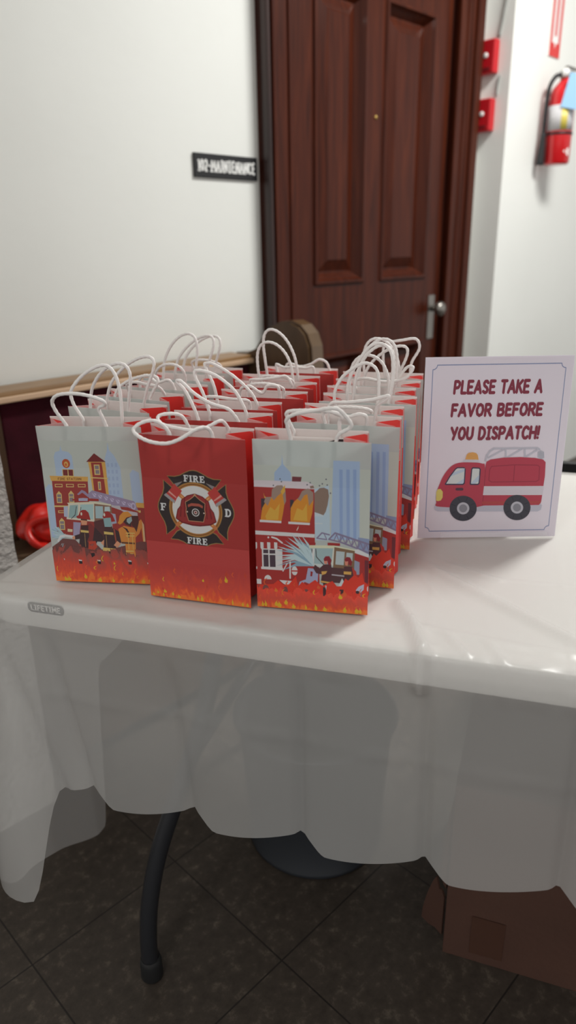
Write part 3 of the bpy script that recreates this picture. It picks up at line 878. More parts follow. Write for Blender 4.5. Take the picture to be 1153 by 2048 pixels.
YEL = pm(190, 140, 40); OR1 = pm(184, 96, 42); OR2 = pm(172, 76, 44); RD1 = pm(150, 56, 44)

# ---- print A: fire station, engine and three firefighters
def art_station():
    A = Art(); H = hom([(62, 857), (293, 860), (291, 1165), (80, 1161)])
    f = lambda x, y: H(60 + x / 4.804, 890 + y / 4.804)
    def a(c, *pts): 
        q = clip_poly([f(*p) for p in pts])
        if q: A.add(q, pm(*c))
    def r(c, x0, y0, x1, y1): a(c, (x0, y0), (x1, y0), (x1, y1), (x0, y1))
    sky2 = (150, 154, 149); city = (138, 152, 172); city2 = (128, 142, 164)
    brick = (124, 50, 46); brick2 = (96, 38, 38); tan = (178, 132, 70); gold = (184, 150, 96); grey = (110, 100, 104)
    a(sky2, (20, -20), (1060, -10), (1075, 560), (60, 560))
    a(city, (170, 140), (190, 95), (240, 82), (252, 30), (262, 82), (330, 95), (362, 130), (372, 340), (178, 340))
    a(city, (706, 155), (738, 80), (752, 0), (762, 78), (800, 120), (822, 160), (858, 245), (866, 560), (720, 560))
    for i in range(3):
        for j in range(5): r(city2, 722 + 42 * i, 200 + 64 * j, 744 + 42 * i, 236 + 64 * j)
    a(city, (950, 300), (985, 262), (1046, 290), (1066, 600), (962, 600))
    a(city, (55, 440), (90, 400), (138, 420), (150, 900), (85, 900))
    a(brick, (128, 370), (506, 370), (504, 800), (146, 880))
    a(tan, (106, 322), (512, 330), (508, 374), (120, 370))
    A.many([[f(p[0], p[1]) for p in poly] for poly in [[(x, 700 - y) for x, y in q] for q in text_polys('FIRE STATION', 192, 337, 440, 24, 4.5)]], pm(104, 64, 36))
    a((150, 70, 40), *disc(293, 205, 42, 44)); a((190, 140, 80), *disc(293, 212, 22, 26)); a((160, 80, 44), *disc(290, 216, 12, 14))
    a(gold, (246, 258), (366, 262), (366, 328), (246, 324)); a(brick2, (252, 264), (302, 264), (302, 320), (254, 318)); a(brick2, (310, 264), (358, 264), (358, 322), (312, 320))
    for x in (197, 316, 440): r(gold, x - 40, 398, x + 40, 428); r(brick, x - 33, 404, x + 33, 421)
    def win(x, y, w=56, h=104):
        a(gold, (x - w / 2, y + h / 2), (x - w / 2, y - h * .3), (x, y - h * .58), (x + w / 2, y - h * .3), (x + w / 2, y + h / 2)); r(grey, x - w * .36, y - h * .28, x + w * .36, y - 4); r(grey, x - w * .36, y + 4, x + w * .36, y + h * .42)
    win(194, 525); win(322, 520)
    r(gold, 134, 600, 300, 614); r(gold, 172, 646, 240, 670); r(brick, 180, 652, 232, 663)
    win(204, 775)
    a(tan, (528, 188), (706, 190), (716, 500), (556, 500)); a(brick, (556, 195), (668, 195), (690, 500), (570, 500)); a(brick2, (508, 188), (600, 106), (712, 188))
    r(gold, 584, 214, 644, 312); r(grey, 593, 224, 634, 258); r(grey, 596, 266, 636, 302); a(gold, (530, 332), (722, 340), (722, 350), (532, 342)); r(gold, 612, 374, 642, 454); r(grey, 620, 384, 634, 444)
    a(tan, (990, 568), (1082, 572), (1084, 620), (994, 612)); a(brick, (985, 612), (1084, 618), (1098, 940), (985, 930)); r(gold, 900, 640, 1034, 660)
    # engine
    ladder = (124, 112, 134); ladder2 = (154, 146, 166)
    a(ladder, (384, 494), (436, 452), (472, 466), (512, 508), (498, 520), (440, 478), (400, 502))
    a(ladder, (482, 500), (546, 456), (976, 556), (1010, 640), (920, 642), (505, 524))
    for k in range(7):
        x = 540 + k * 60; y = 488 + k * 15
        a(ladder2, (x, y - 10), (x + 44, y + 26), (x + 20, y + 30)); a(ladder2, (x + 14, y - 10), (x + 48, y + 2), (x + 42, y + 16))
    a(ladder2, *disc(962, 602, 26, 34)); a(ladder, *disc(962, 602, 13, 19))
    a((138, 140, 160), (396, 532), (440, 528), (494, 530), (490, 556), (396, 556))
    a((130, 46, 42), (494, 530), (606, 536), (608, 558), (494, 556)); a((130, 46, 42), (330, 538), (388, 540), (388, 552), (330, 552))
    a(brick, (730, 600), (905, 612), (1012, 652), (1012, 940), (730, 940))
    a((150, 146, 150), (732, 596), (820, 598), (836, 632), (1000, 660), (1000, 700), (900, 680), (832, 640), (735, 610))
    a((110, 84, 70), (556, 570), (734, 588), (736, 745), (546, 748)); a((176, 166, 146), (272, 574), (556, 562), (732, 584), (732, 600), (556, 580), (284, 588))
    a((176, 166, 152), (284, 584), (557, 572), (545, 748), (254, 726)); a((118, 140, 140), (300, 597), (386, 592), (372, 714), (276, 714)); a((134, 156, 156), (410, 590), (547, 585), (535, 728), (396, 716))
    a((134, 152, 156), (565, 602), (645, 604), (640, 716), (560, 716)); a((150, 164, 166), (664, 608), (716, 606), (718, 650), (658, 650))
    a((60, 56, 58), (366, 604), (372, 606), (350, 690), (306, 724), (302, 720), (344, 684)); a((60, 56, 58), (412, 612), (418, 612), (412, 650), (406, 650))
    a(brick, (252, 726), (548, 748), (545, 940), (230, 870)); a((130, 124, 146), (324, 752), (402, 757), (374, 890), (312, 880)); a((142, 148, 164), (234, 608), (278, 604), (270, 708), (230, 702))
    a((170, 160, 130), (258, 815), (310, 820), (306, 845), (256, 842)); a((74, 46, 46), (540, 745), (650, 720), (650, 930), (540, 930)); a((132, 136, 152), (720, 668), (770, 675), (776, 760), (720, 770))
    # spray
    rn = random.Random(5)
    for k in range(22):
        t = R(120 + k * 7.0); L = rn.uniform(70, 150); w = rn.uniform(5, 10)
        x, y = 215 + math.cos(t) * L, 880 - math.sin(t) * L * .75
        a((150, 164, 168) if k % 2 else (128, 148, 156), (222, 880 - w), (x + 6, y - w * .6), (x - 4, y + w * .4), (222, 880 + w))
    a((176, 178, 176), (140, 930), (170, 880), (230, 868), (330, 880), (330, 905), (230, 890), (180, 900), (156, 945))
    # smoke and ground
    a((92, 58, 56), (84, 985), (150, 945), (200, 905), (330, 915), (400, 985), (560, 965), (600, 1005), (760, 985), (1010, 925), (1104, 935), (1112, 1140), (90, 1140))
    dark = (56, 42, 44); skin = (176, 122, 96); stripe = (186, 148, 88); hel = (128, 42, 40)
    # firefighter holding the nozzle
    a(dark, (392, 822), (484, 812), (545, 800), (626, 880), (622, 935), (560, 930), (520, 990), (480, 1000), (450, 990), (400, 985), (368, 960), (384, 870)); a(dark, (320, 880), (390, 860), (400, 905), (330, 915))
    a((104, 48, 46), (470, 780), (500, 760), (540, 800), (500, 990), (455, 930), (480, 880)); a(stripe, (393, 824), (478, 832), (476, 852), (394, 846)); r((150, 120, 76), 432, 856, 436, 980)
    a(skin, (402, 732), (470, 740), (462, 778), (408, 778)); a((60, 40, 40), (398, 786), (478, 780), (476, 818), (400, 822)); a((74, 50, 46), (404, 716), (470, 722), (470, 740), (404, 734))
    a(hel, (356, 702), (384, 688), (402, 652), (430, 638), (462, 640), (490, 664), (506, 732), (440, 724), (372, 718)); a((190, 176, 160), *disc(414, 676, 9, 15))
    a((150, 60, 46), (470, 930), (540, 925), (556, 980), (520, 1010), (460, 1000)); a(skin, (300, 890), (330, 880), (330, 910), (306, 912)); 
    # firefighter with breathing mask
    a(dark, (640, 832), (660, 806), (745, 808), (842, 870), (840, 902), (792, 948), (748, 925), (752, 1020), (618, 1016), (630, 900)); a(stripe, (636, 836), (732, 846), (732, 868), (636, 862)); a(stripe, (614, 984), (740, 994), (736, 1022), (610, 1016)); r((150, 120, 76), 654, 870, 658, 984)
    a((124, 62, 50), (735, 810), (752, 815), (762, 930), (748, 930)); a(skin, (728, 962), (768, 922), (802, 948), (764, 986)); a(skin, (594, 940), (632, 912), (624, 970)); a((40, 32, 34), (640, 1022), (690, 1022), (700, 1060), (760, 1022), (762, 1070), (740, 1090), (700, 1064), (640, 1050))
    a((66, 46, 46), (646, 790), (724, 788), (730, 832), (640, 832)); a((112, 138, 140), (640, 712), (722, 710), (716, 794), (648, 794)); a(hel, (634, 702), (650, 662), (690, 648), (738, 680), (762, 742), (722, 748), (716, 704), (644, 716)); a((190, 176, 160), *disc(654, 682, 9, 16))
    # firefighter in yellow
    yel = (178, 112, 56); yel2 = (190, 146, 84)
    a(yel, (788, 812), (848, 782), (950, 800), (985, 800), (1008, 740), (1030, 720), (1056, 770), (1058, 926), (1034, 926), (1028, 800), (1004, 852), (960, 890), (950, 1040), (936, 1090), (906, 1060), (880, 1085), (850, 1050), (848, 950), (810, 945))
    a((70, 42, 40), (930, 690), (1004, 690), (1006, 750), (975, 840), (955, 800), (930, 780)); a((58, 40, 40), (826, 788), (880, 810), (902, 850), (896, 890), (884, 890), (886, 850), (860, 815)); a((90, 60, 44), (810, 930), (948, 936), (948, 952), (810, 946))
    for (x0, y0, x1, y1) in ((862, 845, 956, 855), (862, 870, 950, 880), (848, 1010, 930, 1022), (848, 1036, 926, 1048), (880, 850, 886, 1000), (924, 850, 930, 1000)): r(yel2, x0, y0, x1, y1)
    a((60, 42, 42), (838, 735), (900, 700), (930, 720), (925, 790), (870, 770)); a((122, 140, 140), (886, 718), (934, 696), (938, 736), (906, 766), (880, 744)); a((184, 116, 52), (786, 758), (800, 735), (812, 690), (850, 656), (902, 650), (944, 688), (882, 706), (832, 760), (808, 772))
    a((188, 150, 116), (1040, 740), (1056, 770), (1058, 926), (1040, 926))
    fq = [(0.0, 0.0), (1.0, 0.0), (1.0, 0.36), (0.0, 0.36)]
    A.add(fq, flame_mat('printed_flames_smoky', 0.24, 1.3, ob(96, 56, 52)))
    for x in (365, 558, 878): r((42, 36, 38), x - 14, 1108, x + 20, 1140); a((196, 192, 186), (x - 18, 1100), (x + 16, 1104), (x + 18, 1116), (x - 16, 1112))
    a((42, 36, 38), (480, 1040), (520, 1035), (524, 1060), (490, 1080)); a((190, 180, 170), (192, 1090), (204, 1098), (200, 1110)); a((190, 180, 170), (1056, 1118), (1068, 1124), (1060, 1138))
    tongues(A, 11, [YEL, OR1, OR2, OR2], 22, 0.15)
    return A

# ---- print B: burning building, engine and two firefighters
def art_rescue():
    A = Art(); H = hom([(503, 885), (745, 895), (733, 1222), (500, 1211)])
    f = lambda x, y: H(490 + x / 4.435, 920 + y / 4.435)
    def a(c, *pts):
        q = clip_poly([f(*p) for p in pts])
        if q: A.add(q, pm(*c))
    def r(c, x0, y0, x1, y1): a(c, (x0, y0), (x1, y0), (x1, y1), (x0, y1))
    sky2 = (152, 156, 150); blue = (132, 148, 174); blue2 = (116, 134, 164); brick = (132, 44, 42); white = (196, 184, 184); pink = (186, 162, 166)
    a(sky2, (50, 60), (1135, 110), (1125, 700), (50, 700))
    a(blue, (246, 210), (250, 130), (318, 62), (326, -20), (334, 60), (402, 132), (405, 210))
    a((146, 160, 180), (610, 270), (746, 240), (748, 700), (600, 700))
    a(blue, (790, 30), (1026, 40), (1012, 700), (752, 690)); 
    for x in (842, 905, 965): a(blue2, (x, 105), (x + 30, 107), (x + 20, 690), (x - 8, 690))
    a((112, 122, 148), (1000, 670), (1106, 684), (1104, 840), (1000, 810))
    r((180, 176, 174), 608, 448, 680, 462)
    for k in range(5): r((180, 176, 174), 612 + 16 * k, 455, 618 + 16 * k, 498)
    r((160, 168, 176), 608, 554, 680, 562)
    a(brick, (40, 250), (612, 265), (606, 720), (600, 1100), (30, 1100))
    a(pink, (40, 194), (545, 208), (608, 238), (612, 272), (40, 250)); a((96, 50, 54), (412, 164), (500, 168), (492, 208), (410, 206))
    a((54, 44, 50), (116, 350), (152, 350), (152, 450), (114, 450)); a((54, 44, 50), (386, 360), (420, 360), (420, 450), (384, 450))
    smoke = (126, 108, 98); sm2 = (112, 94, 84); fl = (188, 112, 40); fl2 = (200, 134, 56)
    a(smoke, (142, 380), (160, 338), (214, 336), (222, 272), (268, 240), (318, 238), (346, 280), (350, 370), (312, 440), (200, 440))
    a(fl, (104, 536), (124, 430), (154, 386), (176, 412), (214, 340), (236, 366), (270, 330), (316, 296), (332, 400), (318, 470), (300, 542)); a(fl2, (300, 292), (322, 262), (345, 234), (342, 290), (320, 320)); a(fl2, (150, 500), (200, 420), (240, 450), (290, 390), (270, 530), (160, 530)); a(fl2, (140, 300), (150, 330), (164, 340), (150, 350))
    a(smoke, (420, 380), (468, 340), (500, 286), (556, 264), (602, 300), (600, 390), (540, 430), (450, 410))
    a(fl, (384, 544), (390, 430), (420, 380), (452, 352), (482, 372), (520, 322), (548, 312), (560, 410), (602, 362), (588, 470), (562, 552)); a(fl2, (410, 530), (450, 430), (500, 450), (540, 390), (540, 540))
    a(sm2, (612, 302), (640, 282), (660, 262), (700, 258), (738, 274), (744, 330), (730, 402), (710, 460), (690, 488), (650, 474), (608, 462)); a(sm2, (572, 246), (604, 240), (612, 262), (576, 266))
    for (x, y) in ((300, 185), (312, 208), (236, 240), (548, 234), (576, 216), (660, 242), (686, 226), (722, 188), (730, 236), (758, 304)): a((84, 84, 92), *disc(x, y, 7, 7, 8))
    a(white, (96, 530), (300, 540), (298, 558), (96, 550)); a(white, (364, 544), (564, 554), (562, 572), (364, 564)); a(white, (34, 622), (606, 648), (604, 678), (34, 656))
    for k, x in enumerate((32, 94, 158, 224)): a(white, (x, 722), (x + 30, 724), (x + 30, 770), (x + 20, 784), (x + 8, 784), (x, 770))
    a(white, (106, 776), (300, 780), (296, 945), (104, 940)); 
    for (x0, y0, x1, y1) in ((119, 786, 166, 818), (178, 788, 232, 820), (119, 830, 166, 934), (178, 832, 232, 936)): r((62, 50, 58), x0, y0, x1, y1)
    a(white, (94, 934), (302, 942), (300, 964), (94, 956)); a(white, (30, 932), (56, 934), (56, 956), (30, 954))
    a(white, (30, 1044), (90, 1046), (90, 1090), (30, 1088)); a(white, *disc(154, 1046, 34, 38, 14, 180, 360)); a(white, (262, 1050), (384, 1056), (384, 1092), (352, 1102), (300, 1082))
    # ladder
    lad = (108, 100, 122)
    for (p, q, w) in (((625, 682), (672, 636), 12), ((672, 636), (740, 652), 12), ((625, 682), (715, 692), 10), ((690, 640), (715, 690), 8), ((735, 690), (792, 636), 14), ((792, 636), (1100, 728), 16), ((735, 690), (840, 712), 12), ((840, 712), (1100, 800), 14)):
        for s in stroke_polys([p, q], w): a(lad, *s)
    for k in range(6):
        x = 800 + k * 54; y = 648 + k * 16
        for s in stroke_polys([(x - 20, y + 52), (x + 6, y), (x + 30, y + 64), (x + 46, y + 12)], 8, round_ends=False): a(lad, *s)
    # engine
    a((180, 176, 180), (960, 775), (1000, 770), (1104, 815), (1102, 850), (970, 800)); a((128, 40, 40), (722, 718), (836, 722), (836, 745), (722, 742)); a((128, 40, 40), (480, 716), (612, 720), (610, 740), (480, 738))
    a(brick, (960, 800), (1100, 840), (1094, 1100), (955, 1100)); a((88, 40, 46), (1058, 860), (1096, 866), (1092, 1060), (1056, 1050)); a((118, 122, 140), (962, 862), (1012, 880), (1008, 986), (960, 986))
    a((186, 172, 148), (452, 742), (782, 742), (968, 775), (966, 794), (780, 768), (456, 770)); a((128, 146, 148), (466, 768), (782, 765), (764, 915), (436, 895)); a((178, 170, 160), (772, 765), (792, 765), (772, 915), (752, 912)); a((176, 172, 170), (576, 770), (604, 770), (590, 915), (566, 915)); a((160, 166, 164), (440, 890), (760, 908), (756, 930), (436, 915))
    a((104, 82, 64), (784, 754), (970, 785), (962, 945), (768, 932)); a((146, 156, 158), (800, 788), (878, 794), (866, 908), (790, 902)); a((146, 156, 158), (894, 800), (952, 804), (946, 872), (888, 866)); a((70, 48, 50), (745, 928), (962, 940), (962, 1070), (742, 1060))
    for s in stroke_polys([(612, 775), (616, 840), (680, 905)], 8) + stroke_polys([(578, 775), (570, 830), (556, 870)], 8): a((62, 58, 62), *s)
    a(brick, (430, 912), (640, 930), (640, 1080), (410, 1080)); a((132, 136, 160), (536, 938), (634, 946), (622, 1070), (508, 1060)); a((130, 134, 156), (440, 1105), (455, 1060), (505, 1040), (600, 1050), (596, 1095), (500, 1060), (470, 1110))
    a((120, 36, 36), (560, 965), (580, 970), (572, 1010), (556, 1010))
    # water
    rn = random.Random(9)
    tips = [(235, 925), (232, 880), (238, 835), (244, 790), (250, 755), (290, 725), (325, 700), (350, 676), (382, 640), (410, 660), (440, 655), (485, 660), (470, 700), (500, 735), (520, 770), (300, 960), (270, 905), (262, 860), (300, 760), (360, 720), (420, 700)]
    for k, (x, y) in enumerate(tips):
        mx, my = (x + 590) / 2 + rn.uniform(-20, 20), (y + 915) / 2 - 30 + rn.uniform(-18, 18); w = rn.uniform(8, 15)
        a((150, 166, 172) if k % 3 else (110, 134, 148), (590, 905), (mx, my - w), (x, y), (mx - 6, my + w), (586, 922))
    for s in stroke_polys([(205, 678), (250, 690), (300, 726)], 14) + stroke_polys([(370, 890), (366, 1030)], 14) + stroke_polys([(340, 905), (300, 970)], 10): a((186, 178, 178), *s)
    a((176, 170, 176), *disc(410, 965, 28, 40, 14)); a((150, 60, 56), (380, 960), (440, 960), (440, 972), (380, 972)); a((176, 178, 180), *disc(172, 680, 9, 9, 8)); a((178, 160, 150), (438, 614), (460, 578), (456, 600), (440, 624))
    # firefighters
    dk = (70, 44, 48); st = (176, 132, 72); hel = (112, 38, 44); skin = (170, 108, 92)
    for s in stroke_polys([(745, 990), (880, 1002), (955, 1036)], 12): a((140, 134, 140), *s)
    a(dk, (584, 938), (602, 908), (644, 938), (682, 905), (752, 900), (758, 972), (742, 1050), (736, 1086), (652, 1062), (664, 990), (612, 982)); a(st, (652, 1046), (738, 1056), (736, 1070), (652, 1060)); a(st, (660, 965), (715, 960), (700, 985), (664, 996))
    a((54, 38, 42), (672, 1068), (736, 1072), (730, 1112), (702, 1130), (692, 1238), (664, 1244), (682, 1150)); a(skin, (684, 868), (716, 872), (712, 902), (688, 898)); a(hel, (682, 858), (700, 834), (736, 832), (756, 868), (744, 912), (722, 900), (716, 872), (690, 876))
    a(dk, (868, 918), (946, 918), (968, 1012), (942, 1030), (930, 1064), (864, 1060), (872, 990)); a(st, (866, 960), (936, 962), (934, 988), (866, 984)); a((150, 50, 44), (940, 920), (980, 960), (990, 1010), (960, 1020)); a((54, 38, 42), (822, 1110), (872, 1100), (884, 1060), (930, 1064), (880, 1110), (864, 1200), (818, 1206)); a(skin, (876, 868), (908, 874), (902, 912), (880, 906)); a(hel, (874, 858), (896, 836), (926, 840), (944, 876), (936, 912), (910, 900), (908, 872), (884, 876)); a((160, 168, 184), (812, 1095), (850, 1020), (866, 1050), (846, 1130), (816, 1120))
    # fire along the foot of the picture
    j = [(30, 1100), (120, 1092), (205, 1086), (250, 1052), (300, 1090), (352, 1086), (420, 1012), (440, 1100), (478, 1060), (520, 1090), (600, 1040), (640, 1075), (668, 1090), (760, 1046), (800, 1092), (842, 1090), (880, 1020), (905, 1040), (960, 990), (1000, 1010), (1034, 966), (1052, 1046), (1098, 1084), (1085, 1345), (20, 1310)]
    a((178, 50, 38), *j)
    for (x, y, w, h) in ((66, 1132, 18, 34), (130, 1130, 30, 36), (118, 1190, 16, 44), (318, 1142, 22, 36), (514, 1152, 26, 28)): a((98, 60, 58), *disc(x, y, w, h, 14))
    a((148, 150, 166), (974, 1122), (1000, 1090), (1050, 1068), (1046, 1116), (1020, 1140), (984, 1138)); a((52, 40, 42), *disc(990, 1140, 18, 14, 12)); a((120, 80, 80), (1018, 1140), (1030, 1140), (1026, 1210), (1010, 1216)); a((54, 42, 44), (1048, 1170), (1084, 1190), (1080, 1200)); a((190, 186, 186), *disc(1086, 1108, 10, 24, 10))
    a((54, 38, 42), (672, 1100), (700, 1110), (694, 1230), (668, 1240)); a((54, 38, 42), (826, 1120), (862, 1120), (852, 1200), (820, 1200)); a((150, 162, 180), (692, 1086), (706, 1090), (700, 1130))
    A.add([(0.0, 0.0), (1.0, 0.0), (1.0, 0.22), (0.0, 0.22)], flame_mat('printed_flames_bright', 0.13, 4.2, ob(182, 52, 38)))
    tongues(A, 23, [YEL, OR1, OR2, OR2], 30, 0.15)
    return A

SLAB = {
 'F': (.66, [(.08, 0, .30, 1), (0, 0, .40, .14), (0, .86, .66, 1), (.56, .66, .66, 1), (.30, .44, .50, .58), (.44, .36, .52, .66)], []),
 'I': (.38, [(.08, 0, .30, 1), (0, 0, .38, .14), (0, .86, .38, 1)], []),
 'R': (.78, [(.08, 0, .30, 1), (0, 0, .38, .14), (0, .86, .42, 1), (.56, 0, .78, .14)], [([(.3, .92), (.48, .92), (.58, .82), (.58, .64), (.48, .53), (.3, .50)], .17), ([(.42, .48), (.62, .09)], .19)]),
 'E': (.66, [(.08, 0, .30, 1), (0, 0, .66, .14), (0, .86, .64, 1), (.54, .68, .64, 1), (.56, 0, .66, .34), (.30, .44, .48, .58), (.42, .36, .50, .66)], []),
 'D': (.78, [(.08, 0, .30, 1), (0, 0, .34, .14), (0, .86, .34, 1)], [([(.2, .925), (.42, .925), (.60, .78), (.66, .5), (.60, .22), (.42, .075), (.2, .075)], .17)]),
}
# ---- print C: red with the emblem
def art_emblem():
    A = Art()
    asp = 0.142 / 0.222
    cu, cv, rr = 0.505, 0.572, 0.365
    f = lambda x, y: (cu + x * rr, cv + y * rr * asp)
    def a(c, *pts): A.add([f(*p) for p in pts], pm(*c))
    def rot(p, d): c, s = math.cos(R(d)), math.sin(R(d)); return (p[0] * c - p[1] * s, p[0] * s + p[1] * c)
    blk = (44, 36, 36); edge = (120, 96, 60); ring = (140, 96, 46); wht = (200, 194, 190); red = (122, 42, 42)
    out = [(-.69, .80), (-.50, .80), (-.36, .84), (-.22, .92), (-.10, .975), (0, .99), (.10, .975), (.22, .92), (.36, .84), (.50, .80), (.69, .80), (.52, .60)]
    arc = [(.70 * math.cos(R(t)), .70 * math.sin(R(t))) for t in range(52, 129, 4)]
    for d in (0, 90, 180, 270):
        q = out + arc + [(-.52, .60)]
        a(edge, *[rot((p[0] * 1.03, p[1] * 1.0 + (.02 if p[1] > .75 else -.02)), d) for p in q])
        a(blk, *[rot(p, d) for p in q])
    a(ring, *disc(0, 0, .685, n=48)); a((70, 40, 36), *disc(0, 0, .655, n=48)); a(ring, *disc(0, 0, .64, n=48)); a(wht, *disc(0, 0, .61, n=48))
    for s in (1, -1):
        for p in stroke_polys([(-s * .50, -.42), (s * .40, .36)], .10): a((156, 96, 56), *p)
        for p in stroke_polys([(-s * .44, -.36), (s * .36, .33)], .03): a((186, 130, 84), *p)
        m = lambda pts: [(s * -1 * x, y) for x, y in pts]
        a((150, 52, 48), *m([(-.80, .31), (-.54, .14), (-.48, .26), (-.37, .40), (-.33, .46), (-.46, .56), (-.52, .63), (-.62, .50)]))
        a((126, 122, 124), *m([(-.82, .32), (-.55, .12), (-.53, .20), (-.76, .37)])); a((170, 120, 112), *m([(-.70, .40), (-.50, .26), (-.49, .29), (-.67, .44)]))
        a((110, 104, 104), *m([(-.52, .63), (-.30, .70), (-.46, .56)]))
    # lettering
    def let(txt, x0, x1, y0, h):
        tot = sum(SLAB[c][0] for c in txt) + .10 * (len(txt) - 1); k = (x1 - x0) / tot; x = x0
        for c in txt:
            wd, rects, lines = SLAB[c]
            for (p, q, r_, t_) in rects: a(wht, *[(x + u * k, y0 + v * h) for u, v in ((p, q), (r_, q), (r_, t_), (p, t_))])
            for l, w in lines:
                for pl in stroke_polys([(u * k, v * h) for u, v in l], w * k): a(wht, *[(x + u, y0 + v) for u, v in pl])
            x += (wd + .10) * k
    let('FIRE', -.27, .27, .70, .17); let('FIRE', -.26, .27, -.885, .17); let('F', -.93, -.78, -.08, .19); let('D', .76, .93, -.10, .20)
    # helmet
    a((92, 30, 32), (-.54, -.26), (-.48, -.02), (-.40, .08), (-.36, .24), (-.20, .36), (0, .42), (.20, .36), (.36, .24), (.40, .08), (.48, -.02), (.54, -.26), (.38, -.36), (.1, -.41), (-.1, -.41), (-.38, -.36))
    a(red, (-.51, -.25), (-.46, -.03), (-.38, .07), (-.34, .23), (-.19, .34), (0, .40), (.19, .34), (.34, .23), (.38, .07), (.46, -.03), (.51, -.25), (.36, -.33), (.1, -.37), (-.1, -.37), (-.36, -.33))
    for s in (-1, 1): a((98, 32, 34), (s * .36, .05), (s * .39, .05), (s * .43, -.2), (s * .39, -.2)); a((98, 32, 34), (s * .26, .28), (s * .29, .26), (s * .31, -.2), (s * .28, -.2))
    a((150, 116, 84), (-.05, .34), (0, .43), (.05, .34)); sh = [(-.25, .18), (-.12, .26), (0, .36), (.12, .26), (.25, .18), (.23, .02), (.25, -.06), (.19, -.28), (-.19, -.28), (-.25, -.06), (-.23, .02)]
    a((150, 112, 84), *[(x * 1.06, y * 1.06) for x, y in sh]); a((40, 30, 30), *sh); a((140, 70, 58), (-.20, .12), (-.10, .17), (.10, .17), (.20, .12), (.19, .06), (.1, .10), (-.1, .10), (-.19, .06))
    for x in (-.22, .22): a((170, 150, 140), *disc(x, -.06, .02, n=10))
    a((190, 180, 176), *disc(0, -.06, .10, n=20)); a((60, 40, 40), *disc(0, -.06, .08, n=20)); a((180, 160, 156), *disc(0, -.06, .045, n=12)); a((110, 44, 44), *disc(0, -.06, .028, n=10))
    A.add([(0.0, 0.0), (1.0, 0.0), (1.0, 0.36), (0.0, 0.36)], flame_mat('printed_flames_on_red', 0.21, 7.7, ob(132, 44, 42), True))
    tongues(A, 31, [YEL, OR1, OR2, OR2, RD1], 26, 0.19)
    return A
ARTS = {'A': art_station(), 'B': art_rescue(), 'C': art_emblem()}
BASE = {'A': pm(146, 150, 147), 'B': pm(144, 150, 148), 'C': pm(132, 44, 42)}
SIDE = pm(168, 46, 42)

# ------------------------------------------------------------------ paper bags
BW, BHT, DB, DTOP, GI = 0.142, 0.222, 0.056, 0.045, 0.031
CREASE = 0.054
def bag_mesh(kind, skew=0.0):
    art = ARTS[kind]
    bm = bmesh.new(); uvl = bm.loops.layers.uv.new('print')
    mats = [BASE[kind], SIDE, paper_in, back_m]
    base_n = len(mats)
    mats = mats + art.mats
    # paper shell: rings of six corners, outside and inside
    rows = [(0.0, DB, 0.009), (0.030, DB * 0.99, 0.014), (CREASE, DB * 0.97, 0.019), (0.12, DB * 0.92, 0.025), (0.18, DTOP * 1.05, 0.029), (BHT, DTOP, GI)]
    T = 0.0005
    def ringpts(d, g, o):
        w = BW / 2
        y0 = 0; y1 = d
        return [(-w + o, y0 + o), (w - o, y0 + o), (w - g - o * 2 if g > 0 else w - o, d / 2), (w - o, y1 - o), (-w + o, y1 - o), (-w + g + o * 2 if g > 0 else -w + o, d / 2)]
    O, I = [], []
    for (z, d, g) in rows:
        O.append([bm.verts.new((x, y, z)) for x, y in ringpts(d, g, 0)]); I.append([bm.verts.new((x, y, max(z, 0.0006))) for x, y in ringpts(d, g, T)])
    mi = [0, 1, 1, 3, 1, 1]
    for i in range(len(rows) - 1):
        for k in range(6):
            k2 = (k + 1) % 6
            bm.faces.new((O[i][k], O[i][k2], O[i + 1][k2], O[i + 1][k])).material_index = mi[k]
            bm.faces.new((I[i][k2], I[i][k], I[i + 1][k], I[i + 1][k2])).material_index = 2
    for k in range(6): bm.faces.new((O[-1][k], O[-1][(k + 1) % 6], I[-1][(k + 1) % 6], I[-1][k])).material_index = 2
    hb = [bm.verts.new((O[-1][k].co.x, O[-1][k].co.y, BHT + 0.0028)) for k in (3, 4)]; hi_ = [bm.verts.new((I[-1][k].co.x, I[-1][k].co.y, BHT + 0.0028)) for k in (3, 4)]
    bm.faces.new((O[-1][3], O[-1][4], hb[1], hb[0])).material_index = 3; bm.faces.new((I[-1][4], I[-1][3], hi_[0], hi_[1])).material_index = 2; bm.faces.new((hb[0], hb[1], hi_[1], hi_[0])).material_index = 2
    bm.faces.new(O[0][::-1]).material_index = 1; bm.faces.new(I[0]).material_index = 2
    # print on the front panel, cut where the panel is creased
    for li, (p, m_) in enumerate(art.items):
        try: fc = bm.faces.new([bm.verts.new((-BW / 2 + u * BW, -(0.00004 + li * 0.0000016), v * BHT)) for u, v in ccw(p)])
        except ValueError: continue
        fc.material_index = base_n + m_
        for lp in fc.loops: lp[uvl].uv = (lp.vert.co.x / BW + 0.5, lp.vert.co.z / BHT)
    for zc in (CREASE, 0.165):
        bmesh.ops.bisect_plane(bm, geom=bm.verts[:] + bm.edges[:] + bm.faces[:], plane_co=(0, 0, zc), plane_no=(0, 0, 1))
    for v in bm.verts:   # lower quarter leans out a little, upper part bellies slightly
        z = v.co.z
        if z < CREASE: v.co.y -= 0.0
        else:
            v.co.y += 0.0045 * min(1, (z - CREASE) / (0.165 - CREASE)) - 0.0025 * max(0, min(1, (z - 0.165) / (BHT - 0.165)))
    for v in bm.verts: v.co.x += skew * max(0.0, v.co.y) / DB * (0.35 + 0.65 * v.co.z / BHT)
    me = bpy.data.meshes.new('paper_body'); bm.normal_update(); bm.to_mesh(me); bm.free()
    for m in mats: me.materials.append(m)
    return me
MESH = {'A': bag_mesh('A'), 'C': bag_mesh('C', -0.005)}; MESH['B'] = bag_mesh('B', -0.005); MESH['B0'] = bag_mesh('B', -0.0095)
